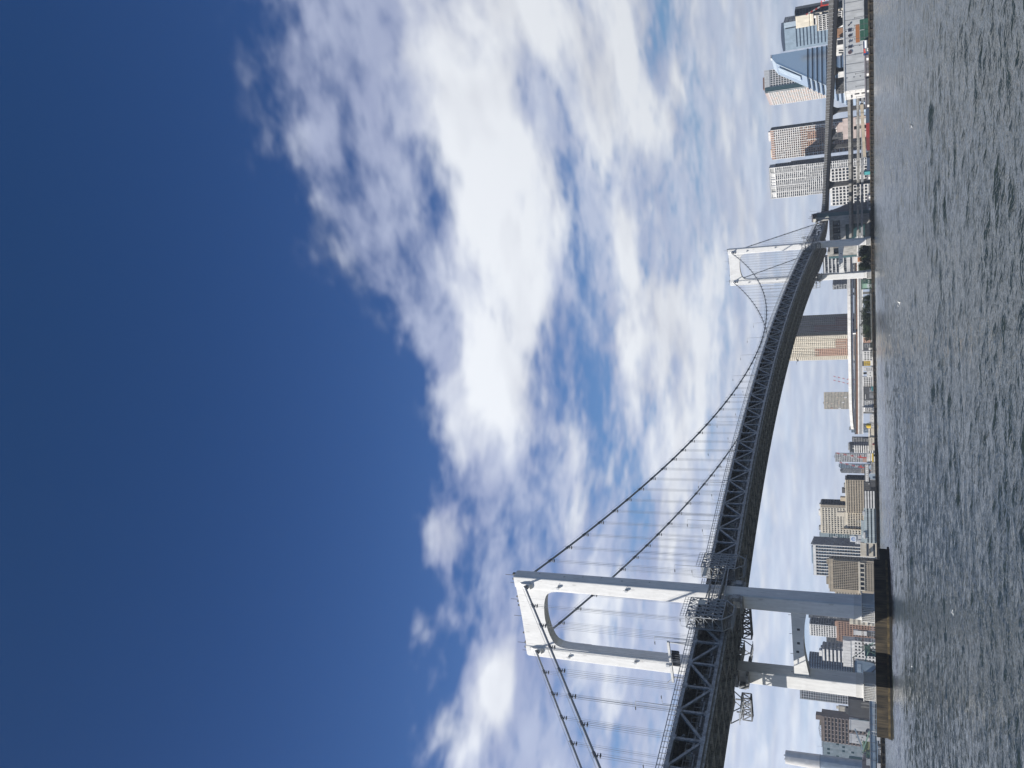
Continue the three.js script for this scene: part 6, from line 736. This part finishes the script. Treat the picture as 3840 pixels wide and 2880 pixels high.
// ------------------------------------------------------------------ trees on the far quay
{
  const crowns = []; for (let v = 0; v < 3; v++) { const r = rng(300 + v), m = mb(), c = []; for (let k = 0; k < 13; k++) { const a = r() * 6.283, q = Math.sqrt(r()) * 0.72; c.push([Math.cos(a) * q, 0.25 + r() * 0.62, Math.sin(a) * q, 0.22 + r() * 0.24]); } for (const [x, y, z, s] of c) for (let k = 0; k < 62; k++) { const u = r() * 2 - 1, th = r() * 6.283, w = Math.sqrt(1 - u * u), R1 = s * (0.75 + 0.35 * r()), P = [x + w * Math.cos(th) * R1, y + u * R1 * 0.85, z + w * Math.sin(th) * R1], e = 0.055 + r() * 0.06, A = [r() - 0.5, r() - 0.5, r() - 0.5], B = [r() - 0.5, r() - 0.5, r() - 0.5], la = Math.hypot(...A), lb = Math.hypot(...B), a = A.map((t) => t / la * e), b = B.map((t) => t / lb * e); m.quad(P, P.map((t, i) => t + a[i]), P.map((t, i) => t + a[i] + b[i]), P.map((t, i) => t + b[i])); } crowns.push(m.geo()); }
  const r = rng(88), trunk = mb().tube([[0, -0.3, 0], [0.03, 0.35, 0.02], [0.0, 0.6, 0]], [0.06, 0.04, 0.02], 7).bar([0.02, 0.3, 0], [0.3, 0.58, 0.1], 0.03).bar([0.02, 0.34, 0], [-0.28, 0.6, -0.12], 0.03).geo();
  const list = []; for (let k = 0; k < 9; k++) list.push([100.5 + k * 2.9, -846 - (k % 3) * 7, 8.6 + 3.4 * r(), 'dark evergreen tree in the clump between the legs of the far tower', 'trees between the legs of the far tower']); for (let k = 0; k < 14; k++) list.push([39 + k * 3.0, -872 - (k % 3) * 6, 6 + 3.2 * Math.sin((k + 1) / 15 * Math.PI) + r() * 1.3, 'dark evergreen tree in the long clump left of the far tower', 'long clump of trees left of the far tower']);
  list.forEach(([x, z, h, l, g], k) => { const t = thing('tree', l, 'tree', [x, GY, z], r() * 6.28, g); const w = h * (0.42 + 0.16 * r()); const c = mesh(crowns[k % 3], k % 4 ? M.leafDark : M.leafMid, t, 'crown'); c.scale.set(w, h, w); const s = mesh(trunk, M.bark, t, 'trunk'); s.scale.set(h * 0.8, h, h * 0.8); });
  const hedge = []; const hr = rng(5), hm = mb(); for (let k = 0; k < 5200; k++) { const u = hr(), x = lerp(20, 126, u), z = -862 + 34 * Math.max(0, (x - 92) / 34) - hr() * 9 - (x < 92 ? 5 : 0), y = GY + hr() * 2.2, e = 0.3; hm.quad([x, y, z], [x + e * (hr() - 0.3), y + e * hr(), z + e * (hr() - 0.5)], [x + e * (hr() - 0.5), y + e * 1.4, z], [x - e * hr(), y + e * hr(), z + e * (hr() - 0.5)]); }
  const hg = mesh(hm, M.leafDark, scene, 'shrubs'); hg.userData = { label: 'low dark shrubbery along the far quay under the trees', category: 'shrubs', kind: 'stuff' };
  const rail = thing('railing', 'pale quay railing below the waterside trees left of the far tower', 'railing', [0, 0, 0]); const rm = mb(); for (let k = 0; k < 40; k++) { const x = lerp(34, 80, k / 40); rm.bar([x, GY, -863], [x, GY + 1.4, -863], 0.14); } rm.bar([34, GY + 1.4, -863], [80, GY + 1.4, -863], 0.14); mesh(rm, M.white, rail, 'rail');
}
// ------------------------------------------------------------------ gulls over the water
{
  const make = (label, [x, y, z], turn, s, mat, tip, up) => { const t = thing('bird', label, 'bird', [x, y, z], turn); const b = mesh(mb().tube([[-0.26, 0, 0], [-0.16, 0.02, 0], [0, 0.03, 0], [0.14, 0.05, 0], [0.2, 0.07, 0], [0.27, 0.06, 0]], [0.02, 0.06, 0.09, 0.07, 0.055, 0.015], 8), mat, t, 'body'); for (const e of [-1, 1]) { const w = mb(); w.hexa([[-0.08, 0.05, e * 0.05], [0.08, 0.05, e * 0.05], [0.08, 0.065, e * 0.05], [-0.08, 0.065, e * 0.05], [-0.06, 0.05 + up, e * 0.34], [0.07, 0.05 + up, e * 0.34], [0.07, 0.06 + up, e * 0.34], [-0.06, 0.06 + up, e * 0.34]]); w.hexa([[-0.06, 0.05 + up, e * 0.34], [0.07, 0.05 + up, e * 0.34], [0.07, 0.06 + up, e * 0.34], [-0.06, 0.06 + up, e * 0.34], [-0.12, 0.05 + up * 0.7, e * 0.68], [-0.06, 0.05 + up * 0.7, e * 0.68], [-0.06, 0.056 + up * 0.7, e * 0.68], [-0.12, 0.056 + up * 0.7, e * 0.68]]); mesh(w, tip, t, 'wing'); } mesh(mb().box(-0.36, -0.22, 0, 0.02, -0.05, 0.05), mat, t, 'tail'); t.scale.setScalar(s); return t; };
  make('white gull low over the water far right, above the middle of the waves', [24.1, 0.5, -89], 0.6, 0.9, M.gull, M.gullGrey, 0.18); make('white gull with raised wings near the water below the far tower', [10.4, 0.6, -130], 2.2, 1.0, M.gull, M.gull, 0.24); make('small gull on the water left of the far tower', [9.8, 0.4, -213], 1.2, 1.1, M.gull, M.gullGrey, 0.1); make('white gull on the water midway between the towers', [-13.3, 0.5, -144], 3.6, 1.0, M.gull, M.gullGrey, 0.2); make('tiny gull below the near tower pier, closest to the camera', [-13.7, 0.35, -54.5], 0.3, 0.6, M.gull, M.gullGrey, 0.12); make('tiny white gull left below the near tower pier', [-36.3, 0.4, -115.7], 1.9, 0.8, M.gull, M.gull, 0.15);
  make('dark bird flying just under the main span in front of the cream tower', [6.3, 27.3, -300], 1.0, 2.4, M.crow, M.crow, 0.2);
}
renderer.render(scene, camera);
